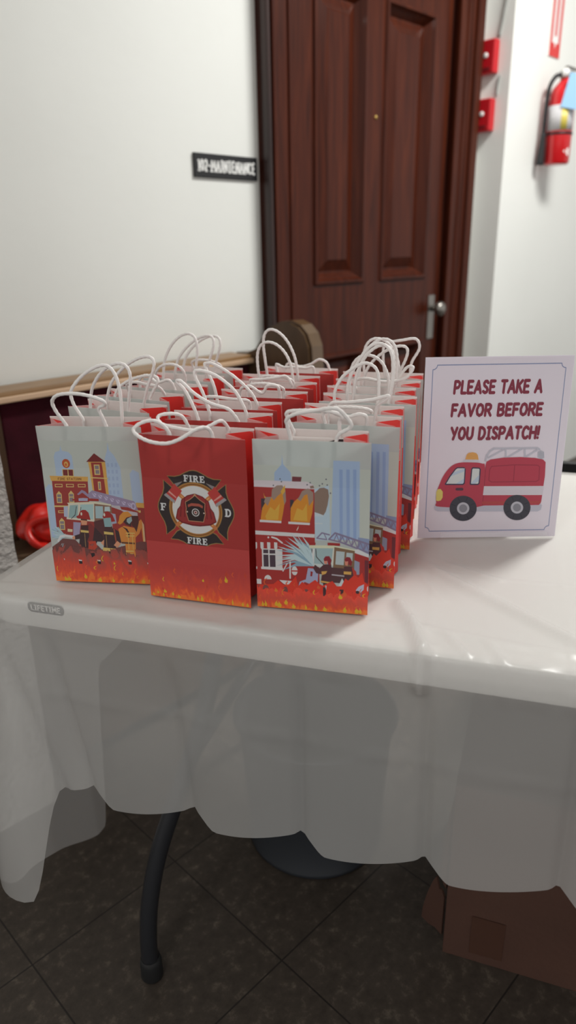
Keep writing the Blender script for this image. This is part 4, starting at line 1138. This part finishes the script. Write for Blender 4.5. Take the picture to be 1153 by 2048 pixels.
FY = 0.0020    # the front panel's rim sits this far back from the foot of the bag

def handle_mesh(pts):
    bm = bmesh.new()
    tube(bm, catmull(pts, 7), 0.0023, 10, twist=420, lobe=0.10)
    me = bpy.data.meshes.new('handle'); bm.normal_update(); bm.to_mesh(me); bm.free(); me.materials.append(cotton_m)
    return me
def arch(b, h, lx, ly, y0, sk=0.0):
    """arched cord between two points of the rim; lx, ly shift its crown sideways and back"""
    out = [(-b, y0 + (0.0035 if y0 < 0.02 else 0), BHT - 0.030), (-b, y0, BHT - 0.012)]
    for k in range(0, 13):
        t = math.pi * k / 12; s = math.sin(t)
        out.append((-b * math.cos(t) * (1 + 0.10 * s) + lx * s ** 1.2 + sk * math.sin(2 * t) * .5, y0 + ly * s ** 1.2, BHT + h * s ** 0.75))
    out += [(b, y0, BHT - 0.012), (b, y0 + (0.0035 if y0 < 0.02 else 0), BHT - 0.030)]
    return out
def free(pts, y0):
    """cord through listed points (x, y offset, height over the rim)"""
    a, z = pts[0], pts[-1]
    return [(a[0], y0 + (0.0035 if y0 < 0.02 else 0), BHT - 0.030), (a[0], y0, BHT - 0.008)] + [(x, y0 + y, BHT + h) for x, y, h in pts] + [(z[0], y0, BHT - 0.008), (z[0], y0 + (0.0035 if y0 < 0.02 else 0), BHT - 0.030)]

YF, YB = FY + 0.0036, DTOP - 0.0016
BAGS = [
 # key, print, left x, left y of the front rim, yaw, [front handle, back handle], label, group
 ('A', (-.334, .908), (-.180, .889), [('f', [(-.030, 0, 0), (-.040, -.004, .020), (-.041, -.008, .034), (-.028, -.012, .043), (0, -.014, .044), (.024, -.012, .037), (.0285, -.008, .030), (.018, -.004, .024), (.0205, -.002, .012), (.0236, 0, 0)]), ('f', [(-.023, 0, 0), (-.034, 0, .022), (-.0335, 0, .040), (-.015, .004, .060), (.010, .006, .071), (.025, .004, .063), (.032, .002, .038), (.032, 0, 0)])],
  'pale blue fire station paper bag at the front left corner of the bags'),
 ('A', (-.324, 1.030), (-.185, .967), [('a', .033, .066, .026, .0), ('a', .033, .070, .042, .006)], 'second blue paper bag from the front in the left column'),
 ('B', (-.307, 1.112), (-.168, 1.044), [('a', .033, .034, .030, .012), ('f', [(-.034, 0, 0), (-.03, -.01, .014), (-.01, -.016, .020), (.01, -.016, .018), (.03, -.01, .014), (.034, 0, 0)])], 'third blue paper bag from the front in the left column'),
 ('A', (-.280, 1.186), (-.143, 1.122), [('f', [(-.034, 0, 0), (-.03, -.004, .014), (-.012, -.008, .022), (.008, -.01, .012), (.028, -.006, .016), (.034, 0, 0)]), ('a', .03, .036, .012, -.012)], 'fourth blue paper bag from the front in the left column'),
 ('B', (-.254, 1.262), (-.120, 1.204), [('a', .032, .078, .022, .004), ('a', .032, .070, .034, .012)], 'fifth blue paper bag from the front in the left column'),
 ('A', (-.231, 1.338), (-.093, 1.287), [('a', .032, .064, .030, .010), ('a', .030, .018, -.004, -.012)], 'blue paper bag at the back of the left column'),
 ('C', (-.1835, .8565), (-.0505, .8165), [('f', [(-.028, 0, 0), (-.034, -.004, .012), (-.044, -.010, .019), (-.057, -.017, .017), (-.064, -.024, .010), (-.055, -.030, .004), (-.038, -.033, -.001), (-.018, -.033, -.002), (-.002, -.029, .003), (.013, -.019, .012), (.021, -.010, .014), (.026, -.004, .010), (.028, 0, 0)]), ('f', [(-.020, 0, 0), (-.025, -.004, .014), (-.032, -.012, .020), (-.046, -.020, .020), (-.049, -.026, .016), (-.040, -.030, .010), (-.020, -.032, .007), (0, -.030, .005), (.015, -.022, .008), (.028, -.012, .014), (.032, -.004, .008), (.034, 0, 0)])],
  'red emblem paper bag at the front of the middle column'),
 ('C', (-.161, .932), (-.026, .900), [('f', [(-.025, 0, 0), (-.030, 0, .016), (-.042, .003, .038), (-.053, .004, .049), (-.046, .002, .050), (-.028, -.002, .036), (-.006, -.004, .024), (.018, -.004, .017), (.026, -.002, .008), (.03, 0, 0)]), ('f', [(-.022, 0, 0), (-.030, .002, .026), (-.042, .004, .052), (-.036, .005, .058), (-.012, .004, .052), (.013, .002, .034), (.026, 0, .014), (.031, 0, 0)])],
  'second red paper bag from the front in the middle column'),
 ('C', (-.149, 1.005), (-.014, .972), [('f', [(-.030, 0, 0), (-.036, -.004, .014), (-.020, -.008, .018), (.006, -.010, .016), (.028, -.006, .014), (.031, -.002, .008), (.031, 0, 0)]), ('f', [(-.030, 0, 0), (-.035, 0, .026), (-.048, .004, .052), (-.046, .005, .056), (-.034, .004, .055), (-.006, .002, .040), (.020, 0, .018), (.030, 0, 0)])],
  'third red paper bag from the front in the middle column'),
 ('C', (-.110, 1.085), (.025, 1.048), [('f', [(-.030, 0, 0), (-.026, -.004, .013), (-.010, -.010, .018), (.008, -.008, .008), (.018, -.010, .020), (.032, -.006, .018), (.034, 0, 0)]), ('a', .030, .016, .0, -.012)], 'fourth red paper bag from the front in the middle column'),
 ('C', (-.092, 1.160), (.043, 1.125), [('f', [(-.032, 0, 0), (-.034, -.003, .012), (-.016, -.008, .014), (.010, -.010, .018), (.026, -.006, .020), (.034, -.003, .008), (.034, 0, 0)]), ('a', .028, .014, -.006, -.010)], 'fifth red paper bag from the front in the middle column'),
 ('C', (-.083, 1.226), (.048, 1.186), [('a', .030, .064, -.012, .0), ('a', .028, .080, -.020, .004)], 'sixth red paper bag from the front in the middle column, its handles standing tall'),
 ('C', (-.046, 1.306), (.082, 1.262), [('f', [(-.036, 0, 0), (-.037, -.002, .014), (-.022, -.006, .010), (-.004, -.008, .011), (.020, -.006, .010), (.032, -.003, .012), (.034, 0, 0)]), ('f', [(-.034, 0, 0), (-.026, 0, .010), (-.004, 0, .005), (.016, 0, .010), (.032, 0, .019), (.046, 0, .014), (.052, 0, 0)])],
  'red paper bag at the back of the middle column beside the dark door'),
 ('B', (-.0415, .821), (.0985, .7915), [('f', [(-.025, 0, 0), (-.028, -.003, .016), (-.028, -.006, .026), (-.016, -.009, .033), (.007, -.011, .038), (.0235, -.012, .041), (.034, -.011, .039), (.046, -.006, .024), (.045, -.004, .017), (.033, -.002, .009), (.029, 0, 0)]), ('f', [(-.029, 0, 0), (-.036, -.003, .018), (-.034, -.006, .026), (-.012, -.010, .029), (.009, -.012, .030), (.028, -.010, .026), (.032, -.008, .021), (.028, -.003, .016), (.028, 0, 0)])],
  'blue burning building paper bag at the front of the right column'),
 ('B', (.006, .903), (.141, .864), [('f', [(-.026, 0, 0), (-.028, -.003, .012), (-.022, -.006, .018), (-.008, -.008, .014), (.006, -.01, .012), (.02, -.01, .016), (.028, -.005, .012), (.028, 0, 0)]), ('f', [(-.030, 0, 0), (-.026, -.003, .018), (.000, -.008, .022), (.030, -.010, .027), (.050, -.012, .033), (.048, -.010, .028), (.036, -.004, .018), (.033, 0, 0)])],
  'second blue paper bag from the front in the right column'),
 ('B', (.019, .966), (.156, .928), [('a', .028, .010, .0, -.010), ('f', [(-.030, 0, 0), (-.031, 0, .020), (-.020, .003, .042), (.002, .006, .058), (.016, .006, .060), (.028, .004, .050), (.031, .001, .022), (.029, 0, 0)])], 'third blue paper bag from the front in the right column'),
 ('B', (.049, 1.034), (.184, .994), [('f', [(-.030, 0, 0), (-.028, 0, .028), (-.016, .003, .056), (.000, .006, .078), (.018, .006, .083), (.032, .004, .070), (.035, .001, .040), (.030, 0, 0)]), ('a', .028, .076, .014, .006)], 'fourth blue paper bag from the front in the right column'),
 ('B', (.059, 1.098), (.194, 1.059), [('a', .030, .058, -.004, .002), ('f', [(-.028, 0, 0), (-.03, -.002, .012), (-.01, -.008, .018), (.02, -.01, .014), (.05, -.01, .020), (.062, -.006, .036), (.05, -.002, .034), (.03, 0, 0)])], 'fifth blue paper bag from the front in the right column'),
 ('B', (.078, 1.160), (.213, 1.122), [('a', .030, .074, .010, .004), ('a', .028, .060, .034, -.006)], 'sixth blue paper bag from the front in the right column'),
 ('B', (.095, 1.232), (.232, 1.194), [('a', .030, .066, -.010, .0), ('f', [(.0, 0, 0), (-.004, 0, .03), (.0, 0, .052), (.03, -.004, .060), (.052, -.004, .062), (.058, -.002, .046), (.046, 0, .022), (.044, 0, 0)])], 'blue paper bag at the back of the right column beside the sign'),
]
GRP = {0: 'blue favour bags in the left column', 6: 'red favour bags in the middle column', 13: 'blue favour bags in the right column'}
g = None
protoH = {}
for i, (kind, pl, pr, hs, label) in enumerate(BAGS):
    g = GRP.get(i, g)
    a, b = Vector(pl), Vector(pr)
    yaw = math.atan2(b.y - a.y, b.x - a.x)
    mid = (a + b) / 2
    back = Vector((-math.sin(yaw), math.cos(yaw)))
    loc = mid - back * FY
    t = empty('favour_bag', (loc.x, loc.y, TZ + 0.0012), yaw)
    tag(t, label, 'paper bag', g)
    o = bpy.data.objects.new('paper_body', MESH['B0' if i == 13 else kind]); COL.objects.link(o); o.parent = t
    for (hh, y0) in zip(hs, (YF, YB)):
        pts = free(hh[1], y0) if hh[0] == 'f' else arch(hh[1], hh[2], hh[3], hh[4], y0)
        o = bpy.data.objects.new('handle', handle_mesh(pts)); COL.objects.link(o); o.parent = t

# colouring booklet standing inside the front right bag
yaw = math.atan2(.788 - .818, .140)
bk = empty('colouring_booklet', (0.0, 0.0, 0.0), yaw)
p0 = Vector((.030, .803)) + Vector((math.cos(yaw), math.sin(yaw))) * 0.004 + Vector((-math.sin(yaw), math.cos(yaw))) * 0.0385
bk.location = (p0.x, p0.y, TZ + 0.0025)
tag(bk, 'booklet with a black haired cartoon face inside the front right blue bag', 'booklet')
bm = bmesh.new(); box(bm, (0.0, 0, 0.1085), (0.078, 0.0014, 0.2145)); obj('pages', bm, paper_in, bk)
bm = bmesh.new()
F_ = lambda u, v, l: Vector((u, -0.0011 - l * 0.00005, v))
flat(bm, [[(-.004, .203), (.006, .2105), (.020, .2148), (.038, .2156), (.0385, .2130), (.030, .2105), (.024, .203)]], F_, 1, 0)
flat(bm, [[(.022, .19), (.0245, .2055), (.030, .2105), (.0395, .2140), (.0400, .2), (.038, .19)]], F_, 0, 1)
flat(bm, [disc(.0325, .2085, .0013, n=10)], F_, 2, 0)
obj('cover_print', bm, [pm(44, 32, 34), pm(190, 152, 136)], bk)
# ------------------------------------------------------------------ the table sign
SG = hom([(850, 717), (1152, 712), (1110, 1075), (835, 1078)])
sg = Art()
z4 = lambda x, y: SG(800 + x / 3.266, 680 + y / 3.266)
z5 = lambda x, y: SG(850 + x / 4.435, 880 + y / 4.435)
def sa(c, pts, f=None): sg.add(pts, pm(*c), f)
nb = (108, 116, 142)
bl = []   # frame line with notched corners
m_, n_ = 0.052, 0.030
asp = 0.216 / 0.2794
def frame(m):
    mv = m * asp * 1.0
    o = []
    for (sx, sy, a0) in ((0, 0, 90), (1, 0, 180), (1, 1, 270), (0, 1, 360)):
        cx_, cy_ = (m if sx == 0 else 1 - m), (mv if sy == 0 else 1 - mv)
        for k in range(7):
            t = R(a0 - 90 * k / 6)
            o.append((cx_ + n_ * math.cos(t), cy_ + n_ * asp * math.sin(t)))
    return o
fr = frame(m_)
for p, q in zip(fr, fr[1:] + fr[:1]):
    for s in stroke_polys([p, q], 0.0052, round_ends=False): sa(nb, s)
for p in fr: sa(nb, disc(p[0], p[1], .0026, .0022, 6))
ink = (106, 42, 56)
for (txt, xa, xb, ya, yb) in (('PLEASE TAKE A', 905, 1085, 761, 791), ('FAVOR BEFORE', 900, 1085, 808, 836.5), ('YOU DISPATCH!', 898, 1078, 854.5, 883)):
    x0, x1, y0 = SG(xa, yb)[0], SG(xb, yb)[0], SG(985, yb)[1]; h = SG(985, ya)[1] - y0
    for p in text_polys(txt, x0, y0, x1, h, .0170, slant=.05, gap=.30): sa(ink, p)
tr = (142, 52, 66); tr2 = (124, 44, 58); nv = (54, 48, 66); gl = (166, 174, 188); gl2 = (146, 158, 178); gy = (138, 139, 147); gy2 = (147, 147, 155); bk_ = (52, 52, 60)
# truck, drawn from left (cab) to right
sa((148, 148, 158), [(80, 605), (90, 578), (110, 570), (1020, 575), (1040, 590), (1030, 630), (1000, 645), (110, 642), (84, 630)], z5)
for l, w in (([(535, 195), (548, 150), (575, 110), (610, 88), (1000, 85), (1018, 95)], 17), ([(560, 170), (700, 95)], 13), ([(716, 165), (716, 92)], 15), ([(735, 165), (860, 92)], 13), ([(886, 160), (886, 90)], 15), ([(900, 160), (1000, 98)], 13)):
    for p in stroke_polys(l, w): sa(gy2, p, z5)
sa(gy, [(1000, 165), (1004, 118), (1030, 106), (1058, 118), (1060, 170), (1035, 182)], z5)
sa((158, 156, 163), [(335, 208), (345, 185), (475, 185), (485, 212)], z5)
sa((196, 128, 74), [(355, 183), (368, 142), (385, 126), (420, 120), (452, 128), (466, 144), (474, 186)], z5)
cab = catmull([(98, 560), (100, 480), (120, 420), (160, 330), (215, 258), (270, 222), (340, 210), (450, 212), (510, 222), (530, 240), (530, 420), (520, 592), (130, 602)], 5, True)
sa(tr, [(p[0], p[1]) for p in [Vector((c[0], c[1])) for c in cab]], z5)
sa(tr, [(500, 592), (520, 420), (536, 232), (545, 205), (580, 185), (700, 168), (850, 164), (980, 172), (1050, 186), (1072, 210), (1066, 330), (1052, 420), (1032, 560), (1012, 588)], z5)
sa(tr2, [(535, 250), (520, 420), (505, 592), (512, 592), (528, 420), (541, 250)], z5)
sa((166, 163, 172), [(522, 421), (1056, 420), (1042, 500), (513, 500)], z5)
sa((140, 60, 60), [(505, 556), (1032, 552), (1026, 575), (504, 580)], z5)
for l in ([(565, 365), (572, 275), (590, 246), (800, 232), (1000, 236), (1018, 250), (1012, 365), (985, 380), (590, 384), (568, 372), (565, 365)], [(796, 236), (784, 382)]):
    for p in stroke_polys(l, 9): sa(tr2, p, z5)
sa(nv, [(172, 402), (215, 330), (265, 265), (285, 252), (345, 252), (360, 268), (352, 395), (336, 410), (180, 410)], z5)
sa(gl, [(186, 398), (224, 334), (272, 272), (288, 262), (342, 262), (349, 270), (342, 390), (332, 399)], z5)
sa(gl2, [(224, 334), (252, 298), (350, 262), (346, 290)], z5); sa(gl2, [(270, 399), (345, 352), (342, 390), (332, 399)], z5)
sa(nv, [(394, 402), (408, 268), (420, 252), (482, 256), (494, 270), (484, 396), (470, 410), (402, 410)], z5)
sa(gl, [(406, 398), (418, 272), (426, 264), (476, 266), (482, 272), (473, 392), (466, 399)], z5); sa(gl2, [(410, 390), (480, 320), (476, 372), (440, 399), (410, 399)], z5)
for p in stroke_polys([(280, 447), (328, 447)], 24): sa((66, 46, 58), p, z5)
sa((206, 160, 88), [(96, 545), (98, 470), (112, 446), (136, 444), (156, 470), (154, 520), (138, 546), (110, 552)], z5)
for (x, y) in ((337, 616), (816, 610)):
    sa(bk_, disc(x, y, 121, 112, 36), z5); sa((150, 150, 158), disc(x, y, 55, 53, 28), z5); sa((110, 110, 118), disc(x, y, 36, 35, 24), z5)
    for k in range(8):
        t = R(45 * k + 20)
        for p in stroke_polys([(x + 72 * math.cos(t), y + 68 * math.sin(t)), (x + 112 * math.cos(t), y + 104 * math.sin(t))], 4, round_ends=False): sa((36, 36, 44), p, z5)

SWD, SHT = 0.2165, 0.281
tl = R(1.5)
sign = empty('table_sign', (0.3125, 1.036, TZ + 0.0012), R(-0.5))
tag(sign, 'white table sign reading PLEASE TAKE A FAVOR BEFORE YOU DISPATCH! above a red truck', 'sign')
card = paper_mat('sign_card', (0.82, 0.765, 0.845, 1), 0.35, 0.12)
bm = bmesh.new(); uvl = bm.loops.layers.uv.new('print')
def curve(v): return 0.004 * (v - 0.5) ** 2 * 4 - 0.004
def smap(u, v, l): return Vector(((u - 0.5) * SWD, math.tan(tl) * v * SHT - l * 0.0000016 - 0.0005, v * SHT))
f0 = bm.faces.new([bm.verts.new(smap(u, v, 0)) for u, v in ((0, 0), (1, 0), (1, 1), (0, 1))])
bk2 = bm.faces.new([bm.verts.new(smap(u, v, 0) + Vector((0, .0005, 0))) for u, v in ((0, 0), (0, 1), (1, 1), (1, 0))])
for li, (p, mi_) in enumerate(sg.items):
    try: fc = bm.faces.new([bm.verts.new(smap(u, v, li + 25)) for u, v in ccw(p)])
    except ValueError: continue
    fc.material_index = 1 + mi_
obj('printed_sheet', bm, [card] + sg.mats, sign)
# clear stand behind the sheet and under it
acr = bpy.data.materials.new('clear_acrylic'); acr.use_nodes = True
nt = acr.node_tree; b = nt.nodes['Principled BSDF']
b.inputs['Roughness'].default_value = 0.04; b.inputs['IOR'].default_value = 1.49; b.inputs['Base Color'].default_value = (1, 1, 1, 1)
tr_ = N(nt, 'ShaderNodeBsdfTransparent'); mx = N(nt, 'ShaderNodeMixShader'); mx.inputs['Fac'].default_value = 0.88
nt.links.new(b.outputs[0], mx.inputs[1]); nt.links.new(tr_.outputs[0], mx.inputs[2]); nt.links.new(mx.outputs[0], nt.nodes['Material Output'].inputs['Surface'])
bm = bmesh.new()
box(bm, (0, 0, SHT / 2), (SWD, 0.002, SHT), M=Matrix.Translation((0, 0.0022, 0)) @ Matrix.Rotation(-tl, 4, 'X'))
box(bm, (0, 0.036, 0.001), (SWD, 0.07, 0.002)); box(bm, (0.01, -0.006, 0.006), (SWD - 0.05, 0.0015, 0.008))
obj('clear_stand', bm, acr, sign)
bm = bmesh.new()
prism(bm, [(-.062, .002), (.066, .002), (.070, .20), (-.072, .20)], 0.002, lambda u, v, d: Vector((u, 0.0045 + math.tan(tl) * v + (0.20 - v) * 0.22 + d, v)))
obj('easel_back', bm, paper_in, sign)

# ------------------------------------------------------------------ light
W = bpy.data.worlds.new('room_light'); SC.world = W; W.use_nodes = True
W.node_tree.nodes['Background'].inputs['Color'].default_value = (1.0, 0.985, 0.965, 1)
W.node_tree.nodes['Background'].inputs['Strength'].default_value = 0.68
def area(name, loc, sx, sy, power, color=(1, 0.995, 0.965), rot=(0, 0, 0)):
    l = bpy.data.lights.new(name, 'AREA'); l.shape = 'RECTANGLE'; l.size = sx; l.size_y = sy; l.energy = power; l.color = color
    o = bpy.data.objects.new(name, l); COL.objects.link(o); o.location = loc; o.rotation_euler = rot
    return o
area('ceiling_lamp_and_fill', (1.42, 2.08, 2.84), 1.0, 0.3, 62, rot=(0, 0, R(45)))
area('ceiling_lamp_and_fill', (-0.7, -0.6, 2.84), 1.0, 0.3, 13, rot=(0, 0, R(45)))  # added fill for the left wall and front faces, not a known fixture

# ------------------------------------------------------------------ camera
cam = bpy.data.cameras.new('camera'); co = bpy.data.objects.new('camera', cam); COL.objects.link(co)
PIT, ROL, F = R(20.5), R(1.0), 1420.0
fw = Vector((0, math.cos(PIT), -math.sin(PIT))); r0 = Vector((1, 0, 0)); u0 = r0.cross(fw)
rt = r0 * math.cos(ROL) - u0 * math.sin(ROL); up = u0 * math.cos(ROL) + r0 * math.sin(ROL)
Mx = Matrix((rt, up, -fw)).transposed().to_4x4(); Mx.translation = Vector((0, 0, 1.18))
co.matrix_world = Mx
cam.sensor_fit = 'VERTICAL'; cam.sensor_height = 24.0; cam.lens = F / 2048 * 24.0
cam.clip_start = 0.01
cam.dof.use_dof = True; cam.dof.focus_distance = 1.0; cam.dof.aperture_fstop = (F / 2048 * 0.024) / 0.0084 
SC.camera = co
SC.view_settings.view_transform = 'Standard'; SC.view_settings.look = 'None'; SC.view_settings.gamma = 1; SC.view_settings.use_curve_mapping = False
SC.view_settings.exposure = 0.0
